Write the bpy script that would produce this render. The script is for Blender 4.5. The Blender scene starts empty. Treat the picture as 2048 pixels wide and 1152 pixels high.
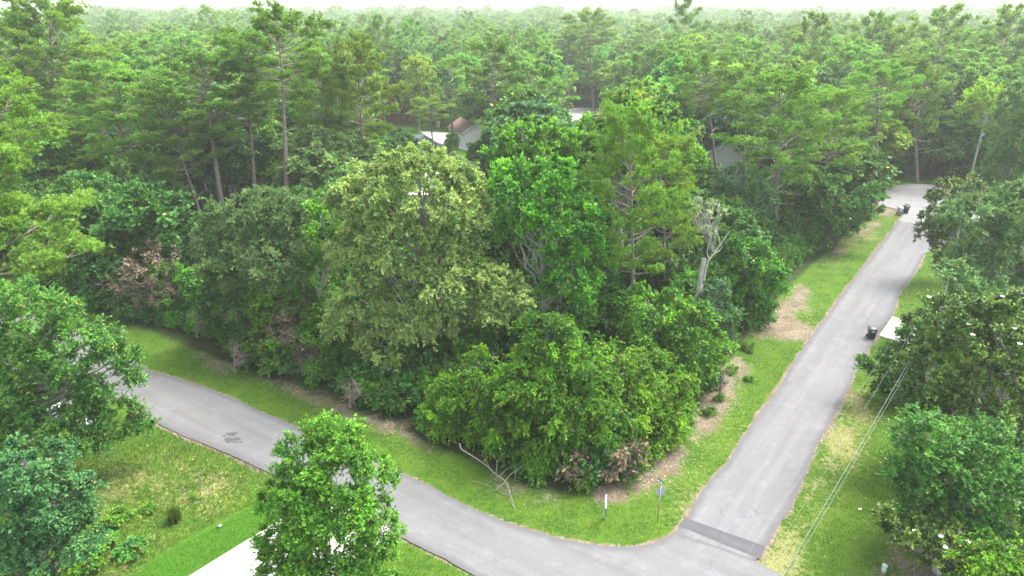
import bpy, math, random
import numpy as np
from mathutils import Vector
from mathutils.geometry import delaunay_2d_cdt

SC = bpy.context.scene
R_ = math.radians
# ------------------------------------------------------------------ camera
CAMH, PITCH, FPX = 29.0, R_(22.7), 1365.0
ST, CT = math.sin(PITCH), math.cos(PITCH)
cam = bpy.data.cameras.new('camera')
cam.lens = 24.0
cam.sensor_width = 36.0
cam.clip_start, cam.clip_end = 0.5, 20000
camo = bpy.data.objects.new('camera', cam)
camo.location = (0, 0, CAMH)
camo.rotation_euler = (math.pi / 2 - PITCH, 0, 0)
SC.collection.objects.link(camo)
SC.camera = camo
# ------------------------------------------------------------------ world, sun, exposure
SUN_EL, SUN_AZ = R_(60), R_(60)      # azimuth clockwise from the camera's heading
w = bpy.data.worlds.new('World')
SC.world = w
w.use_nodes = True
nt = w.node_tree
nt.nodes.clear()
sky = nt.nodes.new('ShaderNodeTexSky')
sky.sky_type = 'NISHITA'
sky.sun_disc = False
sky.sun_elevation = SUN_EL
sky.sun_rotation = SUN_AZ
sky.dust_density = 4.0
sky.air_density = 1.0
sky.ozone_density = 1.0
bg = nt.nodes.new('ShaderNodeBackground')
bg.inputs['Strength'].default_value = 0.15
wo = nt.nodes.new('ShaderNodeOutputWorld')
hs_ = nt.nodes.new('ShaderNodeHueSaturation')      # thin cloud: the sky is paler than clear blue
hs_.inputs['Saturation'].default_value = 0.45
hs_.inputs['Value'].default_value = 1.15
nt.links.new(sky.outputs[0], hs_.inputs['Color'])
nt.links.new(hs_.outputs[0], bg.inputs[0])
nt.links.new(bg.outputs[0], wo.inputs[0])
sl = bpy.data.lights.new('sun', 'SUN')
sl.energy = 1.6
sl.angle = R_(26)
sl.color = (1.0, 0.96, 0.88)
so = bpy.data.objects.new('sun', sl)
so.rotation_euler = (math.pi / 2 - SUN_EL, 0, math.pi - SUN_AZ)
so.location = (0, 0, 100)
SC.collection.objects.link(so)
vs = SC.view_settings
vs.view_transform = 'Standard'
vs.look = 'None'
vs.exposure = 2.08
vs.gamma = 1.0
SC.render.engine = 'CYCLES'
cy = SC.cycles
cy.max_bounces = 6
cy.diffuse_bounces = 4
cy.glossy_bounces = 1
cy.transmission_bounces = 3
cy.transparent_max_bounces = 4
cy.volume_bounces = 1
cy.caustics_reflective = False
cy.caustics_refractive = False
cy.sample_clamp_indirect = 4
cy.use_denoising = True
cy.use_adaptive_sampling = True
cy.adaptive_threshold = 0.01


# ------------------------------------------------------------------ pixel helpers (2048 x 1152 photograph)
def P(u, v, Y):
    """point seen at pixel u,v at world depth Y"""
    x, y = (u - 1024) / FPX, (v - 576) / FPX
    s = Y / (CT - y * ST)
    return np.array([x * s, Y, CAMH - s * (ST + y * CT)])


def G(u, v, z=0.0):
    """ground point under pixel u,v"""
    x, y = (u - 1024) / FPX, (v - 576) / FPX
    t = (CAMH - z) / (ST + y * CT)
    return np.array([x * t, t * (CT - y * ST)])


def px2(X, Y, Z):
    d = Y * CT + (CAMH - Z) * ST
    return 1024 + FPX * X / d, 576 + FPX * ((CAMH - Z) * CT - Y * ST) / d, FPX / d


# ------------------------------------------------------------------ object helpers
def tag(o, label=None, cat=None, group=None, kind=None):
    if label: o['label'] = label
    if cat: o['category'] = cat
    if group: o['group'] = group
    if kind: o['kind'] = kind
    return o


def thing(name, label, cat, loc=(0, 0, 0), rz=0.0, group=None):
    o = bpy.data.objects.new(name, None)
    o.empty_display_size = 0.3
    SC.collection.objects.link(o)
    o.location = loc
    o.rotation_euler = (0, 0, rz)
    return tag(o, label, cat, group)


def mesh_obj(name, V, F, mat, parent=None, attrs=None, smooth=False, mats=None, fmat=None):
    """F: (n,k) array with k = 3 or 4, or list of arrays"""
    V = np.asarray(V, dtype=np.float32)
    Fs = F if isinstance(F, list) else [F]
    Fs = [np.asarray(f, dtype=np.int32) for f in Fs if len(f)]
    me = bpy.data.meshes.new(name)
    me.vertices.add(len(V))
    me.vertices.foreach_set('co', V.ravel())
    idx = np.concatenate([f.ravel() for f in Fs])
    tot = np.concatenate([np.full(len(f), f.shape[1], np.int32) for f in Fs])
    st = np.concatenate([[0], np.cumsum(tot)[:-1]]).astype(np.int32)
    me.loops.add(len(idx))
    me.loops.foreach_set('vertex_index', idx)
    me.polygons.add(len(tot))
    me.polygons.foreach_set('loop_start', st)
    me.polygons.foreach_set('loop_total', tot)
    if fmat is not None:
        me.polygons.foreach_set('material_index', np.asarray(fmat, np.int32))
    me.update(calc_edges=True)
    if smooth:
        me.polygons.foreach_set('use_smooth', np.ones(len(tot), bool))
    for k, (dom, a) in (attrs or {}).items():
        at = me.attributes.new(k, 'FLOAT', dom)
        at.data.foreach_set('value', np.asarray(a, np.float32))
    for m in (mats or [mat]):
        me.materials.append(m)
    o = bpy.data.objects.new(name, me)
    SC.collection.objects.link(o)
    if parent: o.parent = parent
    return o


class MB:
    """collects shapes for one mesh"""
    def __init__(s):
        s.V, s.F4, s.F3, s.n = [], [], [], 0

    def add(s, V, F):
        V = np.asarray(V, float); F = np.asarray(F, int)
        (s.F4 if F.shape[1] == 4 else s.F3).append(F + s.n)
        s.V.append(V); s.n += len(V)
        return s

    def box(s, x0, x1, y0, y1, z0, z1, tap=1.0):
        cx, cy_ = (x0 + x1) / 2, (y0 + y1) / 2
        v = [(x0, y0, z0), (x1, y0, z0), (x1, y1, z0), (x0, y1, z0)]
        v += [(cx + (a - cx) * tap, cy_ + (b - cy_) * tap, z1) for a, b, _ in v]
        return s.add(v, [(3, 2, 1, 0), (4, 5, 6, 7), (0, 1, 5, 4), (1, 2, 6, 5), (2, 3, 7, 6), (3, 0, 4, 7)])

    def tube(s, pts, r, k=6, caps=False):
        pts = np.asarray(pts, float)
        r = np.broadcast_to(np.asarray(r, float), (len(pts),))
        d = np.gradient(pts, axis=0)
        d /= np.linalg.norm(d, axis=1)[:, None] + 1e-9
        up = np.where(np.abs(d[:, 2:3]) > 0.9, [[1., 0, 0]], [[0, 0, 1.]])
        a = np.cross(d, up); a /= np.linalg.norm(a, axis=1)[:, None] + 1e-9
        b = np.cross(d, a)
        # keep frames consistent
        for i in range(1, len(a)):
            v = a[i - 1] - d[i] * np.dot(a[i - 1], d[i])
            n = np.linalg.norm(v)
            if n > 1e-6:
                a[i] = v / n; b[i] = np.cross(d[i], a[i])
        t = np.arange(k) * 2 * np.pi / k
        V = pts[:, None] + r[:, None, None] * (np.cos(t)[None, :, None] * a[:, None] + np.sin(t)[None, :, None] * b[:, None])
        n = len(pts)
        i, j = np.meshgrid(np.arange(n - 1), np.arange(k), indexing='ij')
        j2 = (j + 1) % k
        F = np.stack([i * k + j, i * k + j2, (i + 1) * k + j2, (i + 1) * k + j], -1).reshape(-1, 4)
        s.add(V.reshape(-1, 3), F)
        if caps:
            base = s.n - n * k
            for row, rev in ((0, True), (n - 1, False)):
                c = s.n; s.V.append(pts[row][None]); s.n += 1
                q = [(c, base + row * k + jj, base + row * k + (jj + 1) % k) for jj in range(k)]
                s.F3.append(np.array(q if not rev else [(x, z, y) for x, y, z in q]))
        return s

    def build(s, name, mat, parent=None, smooth=False, attrs=None):
        F = []
        if s.F4: F.append(np.concatenate(s.F4))
        if s.F3: F.append(np.concatenate(s.F3))
        return mesh_obj(name, np.concatenate(s.V), F, mat, parent, smooth=smooth, attrs=attrs)


# ------------------------------------------------------------------ materials
def newmat(name):
    m = bpy.data.materials.new(name); m.use_nodes = True
    n = m.node_tree.nodes; n.clear()
    return m, n, m.node_tree.links


def N(n, t, **k):
    x = n.new(t)
    for a, b in k.items():
        if a.startswith('i_'):
            x.inputs[a[2:].replace('_', ' ')].default_value = b
        else:
            setattr(x, a, b)
    return x


def mixc(n, l, fac, a, b, mode='MIX'):
    m = n.new('ShaderNodeMix'); m.data_type = 'RGBA'; m.blend_type = mode
    for s, x in ((m.inputs[0], fac), (m.inputs[6], a), (m.inputs[7], b)):
        if hasattr(x, 'links') or isinstance(x, bpy.types.NodeSocket): l.new(x, s)
        elif isinstance(x, (int, float)): s.default_value = x
        else: s.default_value = (*x, 1)
    return m.outputs[2]


def mth(n, l, op, a, b=None, clamp=False):
    m = n.new('ShaderNodeMath'); m.operation = op; m.use_clamp = clamp
    for s, x in ((m.inputs[0], a), (m.inputs[1], b)):
        if x is None: continue
        if isinstance(x, bpy.types.NodeSocket): l.new(x, s)
        else: s.default_value = x
    return m.outputs[0]


def noise(n, l, scale, detail=4, vec=None, rough=0.55):
    t = n.new('ShaderNodeTexNoise')
    t.inputs['Scale'].default_value = scale
    t.inputs['Detail'].default_value = detail
    t.inputs['Roughness'].default_value = rough
    if vec is not None: l.new(vec, t.inputs['Vector'])
    return t.outputs['Fac']


def smooth(n, l, x, lo, hi, a=0.0, b=1.0):
    m = n.new('ShaderNodeMapRange'); m.interpolation_type = 'SMOOTHSTEP'
    l.new(x, m.inputs[0])
    for i, v in enumerate((lo, hi, a, b)): m.inputs[i + 1].default_value = v
    return m.outputs[0]


def attr(n, name):
    a = n.new('ShaderNodeAttribute'); a.attribute_type = 'GEOMETRY'; a.attribute_name = name
    return a.outputs['Fac']


def pos(n):
    return n.new('ShaderNodeNewGeometry').outputs['Position']


def out(n, l, sh):
    o = n.new('ShaderNodeOutputMaterial'); l.new(sh, o.inputs[0])


def principled(n, l, col, rough=0.7, spec=0.3, metal=0.0, bump=None, bstr=0.3, bdist=0.02):
    p = n.new('ShaderNodeBsdfPrincipled')
    if isinstance(col, bpy.types.NodeSocket): l.new(col, p.inputs['Base Color'])
    else: p.inputs['Base Color'].default_value = (*col, 1)
    if isinstance(rough, bpy.types.NodeSocket): l.new(rough, p.inputs['Roughness'])
    else: p.inputs['Roughness'].default_value = rough
    p.inputs['Specular IOR Level'].default_value = spec
    p.inputs['Metallic'].default_value = metal
    if bump is not None:
        b = n.new('ShaderNodeBump'); b.inputs['Strength'].default_value = bstr
        b.inputs['Distance'].default_value = bdist
        l.new(bump, b.inputs['Height']); l.new(b.outputs[0], p.inputs['Normal'])
    return p.outputs[0]


def flat_mat(name, col, rough=0.6, spec=0.3, metal=0.0, var=0.12, scale=6.0):
    m, n, l = newmat(name)
    f = noise(n, l, scale, 5, pos(n))
    c = mixc(n, l, f, tuple(c * (1 - var) for c in col), tuple(min(1, c * (1 + var)) for c in col))
    out(n, l, principled(n, l, c, rough, spec, metal))
    return m


def leaf_mat(name, dark, light, alt=None, altf=0.0, transl=0.3, rough=0.55, spec=0.25, hue=0.015):
    """leaf colour runs dark->light with the leaf's age (attribute tint); each tree shifts a little"""
    m, n, l = newmat(name)
    dark, light = tuple(x * LB for x in dark), tuple(x * LB for x in light)
    if alt: alt = tuple(x * LB for x in alt)
    t = attr(n, 'tint')
    c = mixc(n, l, t, dark, light)
    oi = n.new('ShaderNodeObjectInfo').outputs['Random']
    if alt:
        f = smooth(n, l, oi, 1 - altf - 0.08, 1 - altf + 0.08)
        c2 = mixc(n, l, t, tuple(x * 0.5 for x in alt), alt)
        c = mixc(n, l, f, c, c2)
    c = mixc(n, l, smooth(n, l, t, 1.25, 1.35), c, (.46, .36, .10))
    big = noise(n, l, 0.45, 3, pos(n))
    mid = noise(n, l, 1.3, 3, pos(n))
    hs = n.new('ShaderNodeHueSaturation')
    l.new(c, hs.inputs['Color'])
    rr = mth(n, l, 'FRACT', mth(n, l, 'MULTIPLY', oi, 7.31))
    l.new(mth(n, l, 'ADD', mth(n, l, 'ADD', mth(n, l, 'MULTIPLY', rr, 2 * hue), 0.5 - hue - .035), mth(n, l, 'MULTIPLY', mid, .07)), hs.inputs['Hue'])
    rv = mth(n, l, 'FRACT', mth(n, l, 'MULTIPLY', oi, 23.7))
    l.new(mth(n, l, 'ADD', mth(n, l, 'MULTIPLY', rv, 0.35), mth(n, l, 'ADD', mth(n, l, 'MULTIPLY', big, 0.9), 0.40)), hs.inputs['Value'])
    col = hs.outputs[0]
    p = principled(n, l, col, rough, spec)
    tr = n.new('ShaderNodeBsdfTranslucent')
    l.new(mixc(n, l, 0.5, col, mixc(n, l, 1.0, col, (1.3, 1.4, 0.35), 'MULTIPLY')), tr.inputs[0])
    mx = n.new('ShaderNodeMixShader'); mx.inputs[0].default_value = transl
    l.new(p, mx.inputs[1]); l.new(tr.outputs[0], mx.inputs[2])
    out(n, l, mx.outputs[0])
    return m


def bark_mat(name, a, b, scale=3.0):
    m, n, l = newmat(name)
    mp = n.new('ShaderNodeMapping'); mp.inputs['Scale'].default_value = (4, 4, 1)
    tc = n.new('ShaderNodeTexCoord'); l.new(tc.outputs['Object'], mp.inputs[0])
    f = noise(n, l, scale, 6, mp.outputs[0], 0.65)
    c = mixc(n, l, smooth(n, l, f, 0.3, 0.7), a, b)
    out(n, l, principled(n, l, c, 0.9, 0.1, bump=f, bstr=0.6, bdist=0.05))
    return m


LB = 1.55
M = {}
M['pine'] = leaf_mat('pine_needles', (.038, .090, .012), (.165, .29, .034), transl=.28, rough=.6)
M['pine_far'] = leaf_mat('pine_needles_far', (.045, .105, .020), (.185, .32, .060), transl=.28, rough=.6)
M['oak'] = leaf_mat('pale_oak_leaves', (.048, .105, .022), (.33, .42, .120), transl=.3)
M['gum'] = leaf_mat('gum_leaves', (.013, .060, .012), (.150, .33, .022), transl=.35)
M['elm'] = leaf_mat('elm_leaves', (.011, .056, .006), (.140, .31, .010), transl=.35)
M['street'] = leaf_mat('street_tree_leaves', (.018, .070, .010), (.15, .28, .025), transl=.3)
M['magnolia'] = leaf_mat('magnolia_leaves', (.010, .040, .010), (.12, .20, .025), transl=.12, rough=.5, spec=.35)
M['greenoak'] = leaf_mat('green_oak_leaves', (.015, .062, .012), (.085, .215, .032), transl=.3)
M['blueoak'] = leaf_mat('blue_green_oak_leaves', (.018, .066, .025), (.082, .18, .052), transl=.25)
M['softoak'] = leaf_mat('soft_grey_green_leaves', (.040, .10, .028), (.165, .27, .080), transl=.3)
M['cedar'] = leaf_mat('grey_green_foliage', (.034, .075, .024), (.13, .20, .055), transl=.2)
M['pine_bright'] = leaf_mat('bright_pine_needles', (.036, .10, .012), (.165, .31, .040), transl=.3)
M['dark'] = leaf_mat('dark_understory_leaves', (.014, .052, .011), (.070, .18, .024), transl=.3)
M['vine'] = leaf_mat('vine_leaves', (.016, .068, .008), (.105, .26, .014), transl=.3)
M['mixed'] = leaf_mat('mixed_forest_leaves', (.040, .112, .018), (.19, .37, .050), alt=(.20, .33, .03), altf=.14, hue=.03)
M['greyleaf'] = leaf_mat('thin_grey_green_leaves', (.10, .13, .08), (.24, .28, .17), transl=.2)
M['brownleaf'] = leaf_mat('dry_brown_leaves', (.045, .036, .025), (.17, .13, .085), transl=.15)
M['yellowg'] = leaf_mat('yellow_green_leaves', (.07, .14, .012), (.28, .40, .03), transl=.35)
M['bark'] = bark_mat('pine_bark', (.13, .10, .085), (.30, .25, .22))
M['barkd'] = bark_mat('dark_bark', (.06, .05, .04), (.17, .14, .12))
M['barkg'] = bark_mat('grey_bark', (.20, .185, .165), (.42, .40, .37))
M['deadwood'] = bark_mat('dead_wood', (.28, .25, .21), (.55, .51, .45))
M['branchwood'] = bark_mat('weathered_branch', (.13, .115, .095), (.34, .31, .27), 8)
M['twig'] = bark_mat('twigs', (.16, .12, .10), (.33, .27, .23))
M['petal'] = flat_mat('magnolia_petals', (.85, .82, .74), .5)


# ------------------------------------------------------------------ ground zones (pixel outlines -> ground points)
def poly(pts, z=0.0):
    return np.array([G(u, v, z) for u, v in pts])


def inside(X, Y, pg):
    r = np.zeros(X.shape, bool)
    n = len(pg)
    for i in range(n):
        x1, y1 = pg[i]; x2, y2 = pg[(i + 1) % n]
        c = (y1 > Y) != (y2 > Y)
        with np.errstate(divide='ignore', invalid='ignore'):
            xi = (x2 - x1) * (Y - y1) / (y2 - y1 + 1e-12) + x1
        r ^= c & (X < xi)
    return r


def polydist(X, Y, pg, closed=True):
    d = np.full(X.shape, 1e9)
    n = len(pg)
    for i in range(n if closed else n - 1):
        a = pg[i]; b = pg[(i + 1) % n]
        ab = b - a
        L = (ab ** 2).sum() + 1e-9
        t = np.clip(((X - a[0]) * ab[0] + (Y - a[1]) * ab[1]) / L, 0, 1)
        d = np.minimum(d, np.hypot(X - a[0] - t * ab[0], Y - a[1] - t * ab[1]))
    return d


def catmull(p, step=0.5):
    p = np.asarray(p, float)
    q = [p[0]]
    for i in range(len(p) - 1):
        p0 = p[max(i - 1, 0)]; p1 = p[i]; p2 = p[i + 1]; p3 = p[min(i + 2, len(p) - 1)]
        k = max(1, int(np.hypot(*(p2 - p1)) / step))
        for j in range(1, k + 1):
            t = j / k
            q.append(.5 * ((2 * p1) + (-p0 + p2) * t + (2 * p0 - 5 * p1 + 4 * p2 - p3) * t * t + (-p0 + 3 * p1 - 3 * p2 + p3) * t ** 3))
    return np.array(q)


rg = np.random.default_rng(5)


def wob(p, a=0.05):
    p = p.copy()
    n = len(p)
    s = np.convolve(rg.normal(0, 1, n + 4), np.ones(3) / 3, 'same')[:n] * a
    s2 = np.convolve(rg.normal(0, 1, n + 4), np.ones(3) / 3, 'same')[:n] * a
    p[:, 0] += s; p[:, 1] += s2
    return p


E1 = poly([(215, 693), (290, 737), (420, 778), (590, 852), (800, 943), (950, 1018), (1050, 1056), (1130, 1078), (1210, 1092), (1270, 1093), (1315, 1083), (1340, 1070), (1348, 1066)])
E2 = poly([(220, 787), (320, 850), (500, 928), (830, 1088), (950, 1152)])
dE = np.array([-0.849, 0.528])
E1 = np.vstack([E1[0] + dE * 120, E1[0] + dE * 40, E1])
E2 = np.vstack([E2[0] + dE * 120 + (0, 0), E2[0] + dE * 40, E2, E2[-1] - dE * 12, E2[-1] - dE * 30])
E3 = poly([(1348, 1066), (1358, 1052), (1369, 1037), (1410, 974), (1459, 915), (1504, 846), (1556, 779), (1591, 717), (1622, 675), (1654, 630), (1713, 550), (1765, 484), (1803, 432)])
E4 = poly([(1532, 1092), (1570, 1030), (1605, 960), (1633, 891), (1674, 821), (1702, 765), (1758, 668), (1784, 630), (1796, 595), (1831, 543), (1848, 508)])
JL, JR = G(1348, 1066), G(1509, 1122)
E4 = np.vstack([[JR], E4])
CULC, CULR = np.array([70.5, 106.5]), 9.6
a0, a1 = math.atan2(E3[-1][1] - CULC[1], E3[-1][0] - CULC[0]) % (2 * math.pi), math.radians(-55) 
arc = [CULC + CULR * np.array([math.cos(t), math.sin(t)]) for t in np.linspace(a0 - .25, a1, 26)]
C1 = wob(catmull(E1), .06); C2 = wob(catmull(E2), .06); C3 = wob(catmull(E3), .06); C4 = wob(catmull(E4), .06)
# cross street: upper edge, the joint with the side street, then the far right part and the lower edge back
side_poly = np.vstack([C3, arc, C4[::-1]])
crossR = np.array([JR + (1.2, -1.0), JR + (2.5, -3.0), JR + (8, -8), JR + (30, -22)])
cross_poly = np.vstack([C1[:-1], [JL, JR], crossR, [E2[-1] + (12, -14)], C2[::-1]])
drive_poly = poly([(640, 990), (790, 1062), (520, 1300), (150, 1292)])
drive_r = poly([(1786, 632), (1840, 655), (1900, 690), (1895, 722), (1820, 690), (1757, 671)])
drive_l = poly([(1795, 395), (1756, 401), (1680, 404), (1640, 408), (1640, 420), (1700, 418), (1762, 411), (1803, 421), (1812, 410)])
woods = poly([(-300, 470), (0, 545), (200, 628), (300, 660), (430, 715), (560, 770), (730, 830), (850, 885), (960, 925), (1030, 965), (1130, 985), (1200, 990), (1270, 968), (1310, 935), (1350, 890), (1390, 850), (1430, 775), (1470, 705), (1510, 645), (1545, 605), (1600, 550), (1660, 495), (1720, 445), (1752, 408), (1765, 375)])
woods = np.vstack([woods, [[64, 119], [84, 119], [90, 102], [400, 250], [400, 700], [-700, 700], [-400, 120]]])
lot = poly([(120, 880), (300, 850), (500, 925), (640, 995), (530, 1000), (400, 1070), (250, 1152), (150, 1290), (-200, 1250), (-200, 1000)])
mow = poly([(250, 1152), (400, 1060), (505, 1008), (600, 985), (640, 990), (150, 1290), (60, 1290)])
dirts = [  # outline, strength
    (poly([(1500, 650), (1560, 600), (1600, 570), (1622, 600), (1600, 640), (1655, 640), (1610, 680), (1540, 675), (1505, 672)]), 1.0),
    (poly([(1640, 530), (1690, 470), (1740, 440), (1775, 428), (1790, 436), (1740, 465), (1700, 490), (1660, 530)]), .75),
    (poly([(1745, 412), (1800, 412), (1795, 432), (1740, 435)]), .9),
    (poly([(1395, 850), (1430, 770), (1475, 715), (1490, 730), (1450, 790), (1425, 855)]), 1.2),
    (poly([(1180, 985), (1290, 940), (1390, 855), (1415, 850), (1350, 935), (1260, 985), (1190, 1000)]), 1.15),
    (poly([(1000, 955), (1120, 985), (1180, 1000), (1100, 1005), (1000, 975)]), .9),
    (poly([(400, 705), (520, 745), (600, 770), (740, 825), (860, 885), (860, 900), (730, 850), (560, 785), (420, 730)]), .85),
    (poly([(270, 655), (340, 672), (420, 705), (400, 715), (300, 690)]), .45),
    (poly([(1730, 1105), (1790, 1095), (1900, 1110), (1960, 1180), (1740, 1240), (1715, 1152)]), .9),
    (poly([(1770, 830), (1800, 830), (1810, 870), (1785, 860)]), .9),
    (poly([(640, 640 + 180), (760, 865), (745, 880), (650, 845)]), .3),
]
drys = [
    (poly([(1700, 770), (1765, 740), (1760, 800), (1700, 900), (1640, 1020), (1560, 1152), (1520, 1152), (1620, 950), (1670, 840)]), .8),
    (poly([(150, 930), (330, 905), (480, 960), (440, 1030), (300, 1040), (200, 1060), (160, 1000)]), .55),
    (poly([(250, 1080), (380, 1060), (300, 1110), (230, 1150), (200, 1140)]), .6),
    (poly([(1330, 1060), (1420, 960), (1500, 860), (1490, 850), (1420, 880), (1360, 1000)]), .5),
    (poly([(1290, 960), (1420, 860), (1440, 900), (1340, 1010)]), .3),
    (poly([(1660, 470), (1780, 440), (1760, 480), (1660, 540)]), .45),
]


def bumps0(X, Y):
    return (np.sin(X * 1.3 + 2 * np.sin(Y * .7)) * np.sin(Y * 1.1 + np.sin(X * .9)) * .5 + np.sin(X * .31 + Y * .23) * .5)


def zones(X, Y):
    """returns dict of 0..1 masks"""
    z = {}
    def soft(pg, r):
        d = polydist(X, Y, pg)
        i = inside(X, Y, pg)
        return np.clip(np.where(i, .5 + d / r * .5, .5 - d / r * .5), 0, 1)
    hard = inside(X, Y, side_poly) | inside(X, Y, cross_poly) | inside(X, Y, drive_poly) | inside(X, Y, drive_r) | inside(X, Y, drive_l)
    z['hard'] = hard
    z['woods'] = soft(woods, 1.2)
    dirt = np.zeros(X.shape)
    q = 1 + .35 * bumps0(X * 1.4 + 3, Y * 1.1) + .25 * bumps0(X * 3.1, Y * 3.3)
    for pg, s in dirts: dirt = np.maximum(dirt, np.clip(soft(pg, 2.2) * s * q, 0, 1))
    de = np.minimum.reduce([polydist(X, Y, C1, False), polydist(X, Y, C3, False), polydist(X, Y, C4, False), polydist(X, Y, C2, False)])
    wv = .42 + .32 * bumps0(X * .8, Y * .8) + .16 * bumps0(X * 2.3 + 4, Y * 2.3)
    dirt = np.maximum(dirt, np.clip(1 - de / np.clip(wv, .12, 1.1), 0, 1) * .9)
    z['dirt'] = dirt
    dry = np.zeros(X.shape)
    q = 1 + .55 * bumps0(X * .9 + 7, Y * 1.2) + .35 * bumps0(X * 2.7, Y * 2.1)
    for pg, s in drys: dry = np.maximum(dry, np.clip(soft(pg, 2.2) * s * q, 0, 1))
    z['dry'] = dry
    z['mow'] = soft(mow, .3)
    z['lot'] = soft(lot, .8)
    return z


def axis(lo, hi, step, far):
    a = np.arange(lo, hi, step)
    g = [hi]
    s = step
    while g[-1] < far:
        s *= 1.35; g.append(g[-1] + s)
    h = [lo]
    s = step
    while h[-1] > -far:
        s *= 1.35; h.append(h[-1] - s)
    return np.concatenate([h[1:][::-1], a, g])


gx = axis(-46, 84, .3, 9000)
gy = axis(14, 122, .3, 9000)
GX, GY = np.meshgrid(gx, gy)
Zn = zones(GX, GY)


def bumps(X, Y):
    return (np.sin(X * 1.3 + 2 * np.sin(Y * .7)) * np.sin(Y * 1.1 + np.sin(X * .9)) * .5 + np.sin(X * .31 + Y * .23) * .5)


near = (GX > -60) & (GX < 95) & (GY < 130)
GZ = np.where(near, bumps(GX, GY) * .035 - .06, -.06)
GZ = np.where(near & (Zn['hard']), -.07, GZ)
ny, nx = GX.shape
ii, jj = np.meshgrid(np.arange(ny - 1), np.arange(nx - 1), indexing='ij')
GF = np.stack([ii * nx + jj, ii * nx + jj + 1, (ii + 1) * nx + jj + 1, (ii + 1) * nx + jj], -1).reshape(-1, 4)

m, n, l = newmat('ground')
ps = pos(n)
f1 = noise(n, l, .5, 6, ps, .6); f2 = noise(n, l, 3.0, 6, ps, .7); f3 = noise(n, l, 14, 4, ps, .7)
grass = mixc(n, l, smooth(n, l, f1, .35, .65), (.028, .076, .006), (.070, .130, .011))
grass = mixc(n, l, smooth(n, l, f2, .35, .75), grass, (.085, .145, .020))
grass = mixc(n, l, mth(n, l, 'MULTIPLY', smooth(n, l, f3, .35, .7), .5), grass, (.024, .062, .006))
mowc = mixc(n, l, f2, (.024, .080, .006), (.045, .120, .009))
c = mixc(n, l, attr(n, 'mow'), grass, mowc)
def brk(a, f, k=.9):
    return smooth(n, l, mth(n, l, 'ADD', attr(n, a), mth(n, l, 'MULTIPLY', mth(n, l, 'SUBTRACT', f, .5), k)), .38, .62)
straw = mixc(n, l, f3, (.20, .17, .075), (.34, .29, .15))
fm = mth(n, l, 'MULTIPLY', mth(n, l, 'ADD', f2, f3), .5)
c = mixc(n, l, mth(n, l, 'MULTIPLY', brk('dry', fm, 3.2), .6), c, straw)
litter = mixc(n, l, f3, (.022, .020, .010), (.055, .05, .024))
litter = mixc(n, l, smooth(n, l, f1, .4, .6), litter, (.018, .042, .010))
c = mixc(n, l, brk('woods', f2), c, litter)
f4 = noise(n, l, 6, 8, ps, .75)
dirtc = mixc(n, l, smooth(n, l, f4, .35, .65), (.105, .083, .058), (.225, .185, .135))
dirtc = mixc(n, l, mth(n, l, 'MULTIPLY', smooth(n, l, f1, .45, .6), .5), dirtc, (.085, .062, .040))
dirtc = mixc(n, l, mth(n, l, 'MULTIPLY', smooth(n, l, f2, .58, .66), .7), dirtc, (.05, .085, .015))
c = mixc(n, l, brk('dirt', fm, 1.5), c, dirtc)
out(n, l, principled(n, l, c, .95, .1, bump=f3, bstr=.6, bdist=.05))
M['ground'] = m
g = mesh_obj('ground', np.stack([GX.ravel(), GY.ravel(), GZ.ravel()], 1), GF, m,
             attrs={k: ('POINT', Zn[k].ravel()) for k in ('woods', 'dirt', 'dry', 'mow')}, smooth=True)
tag(g, kind='structure')


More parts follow.
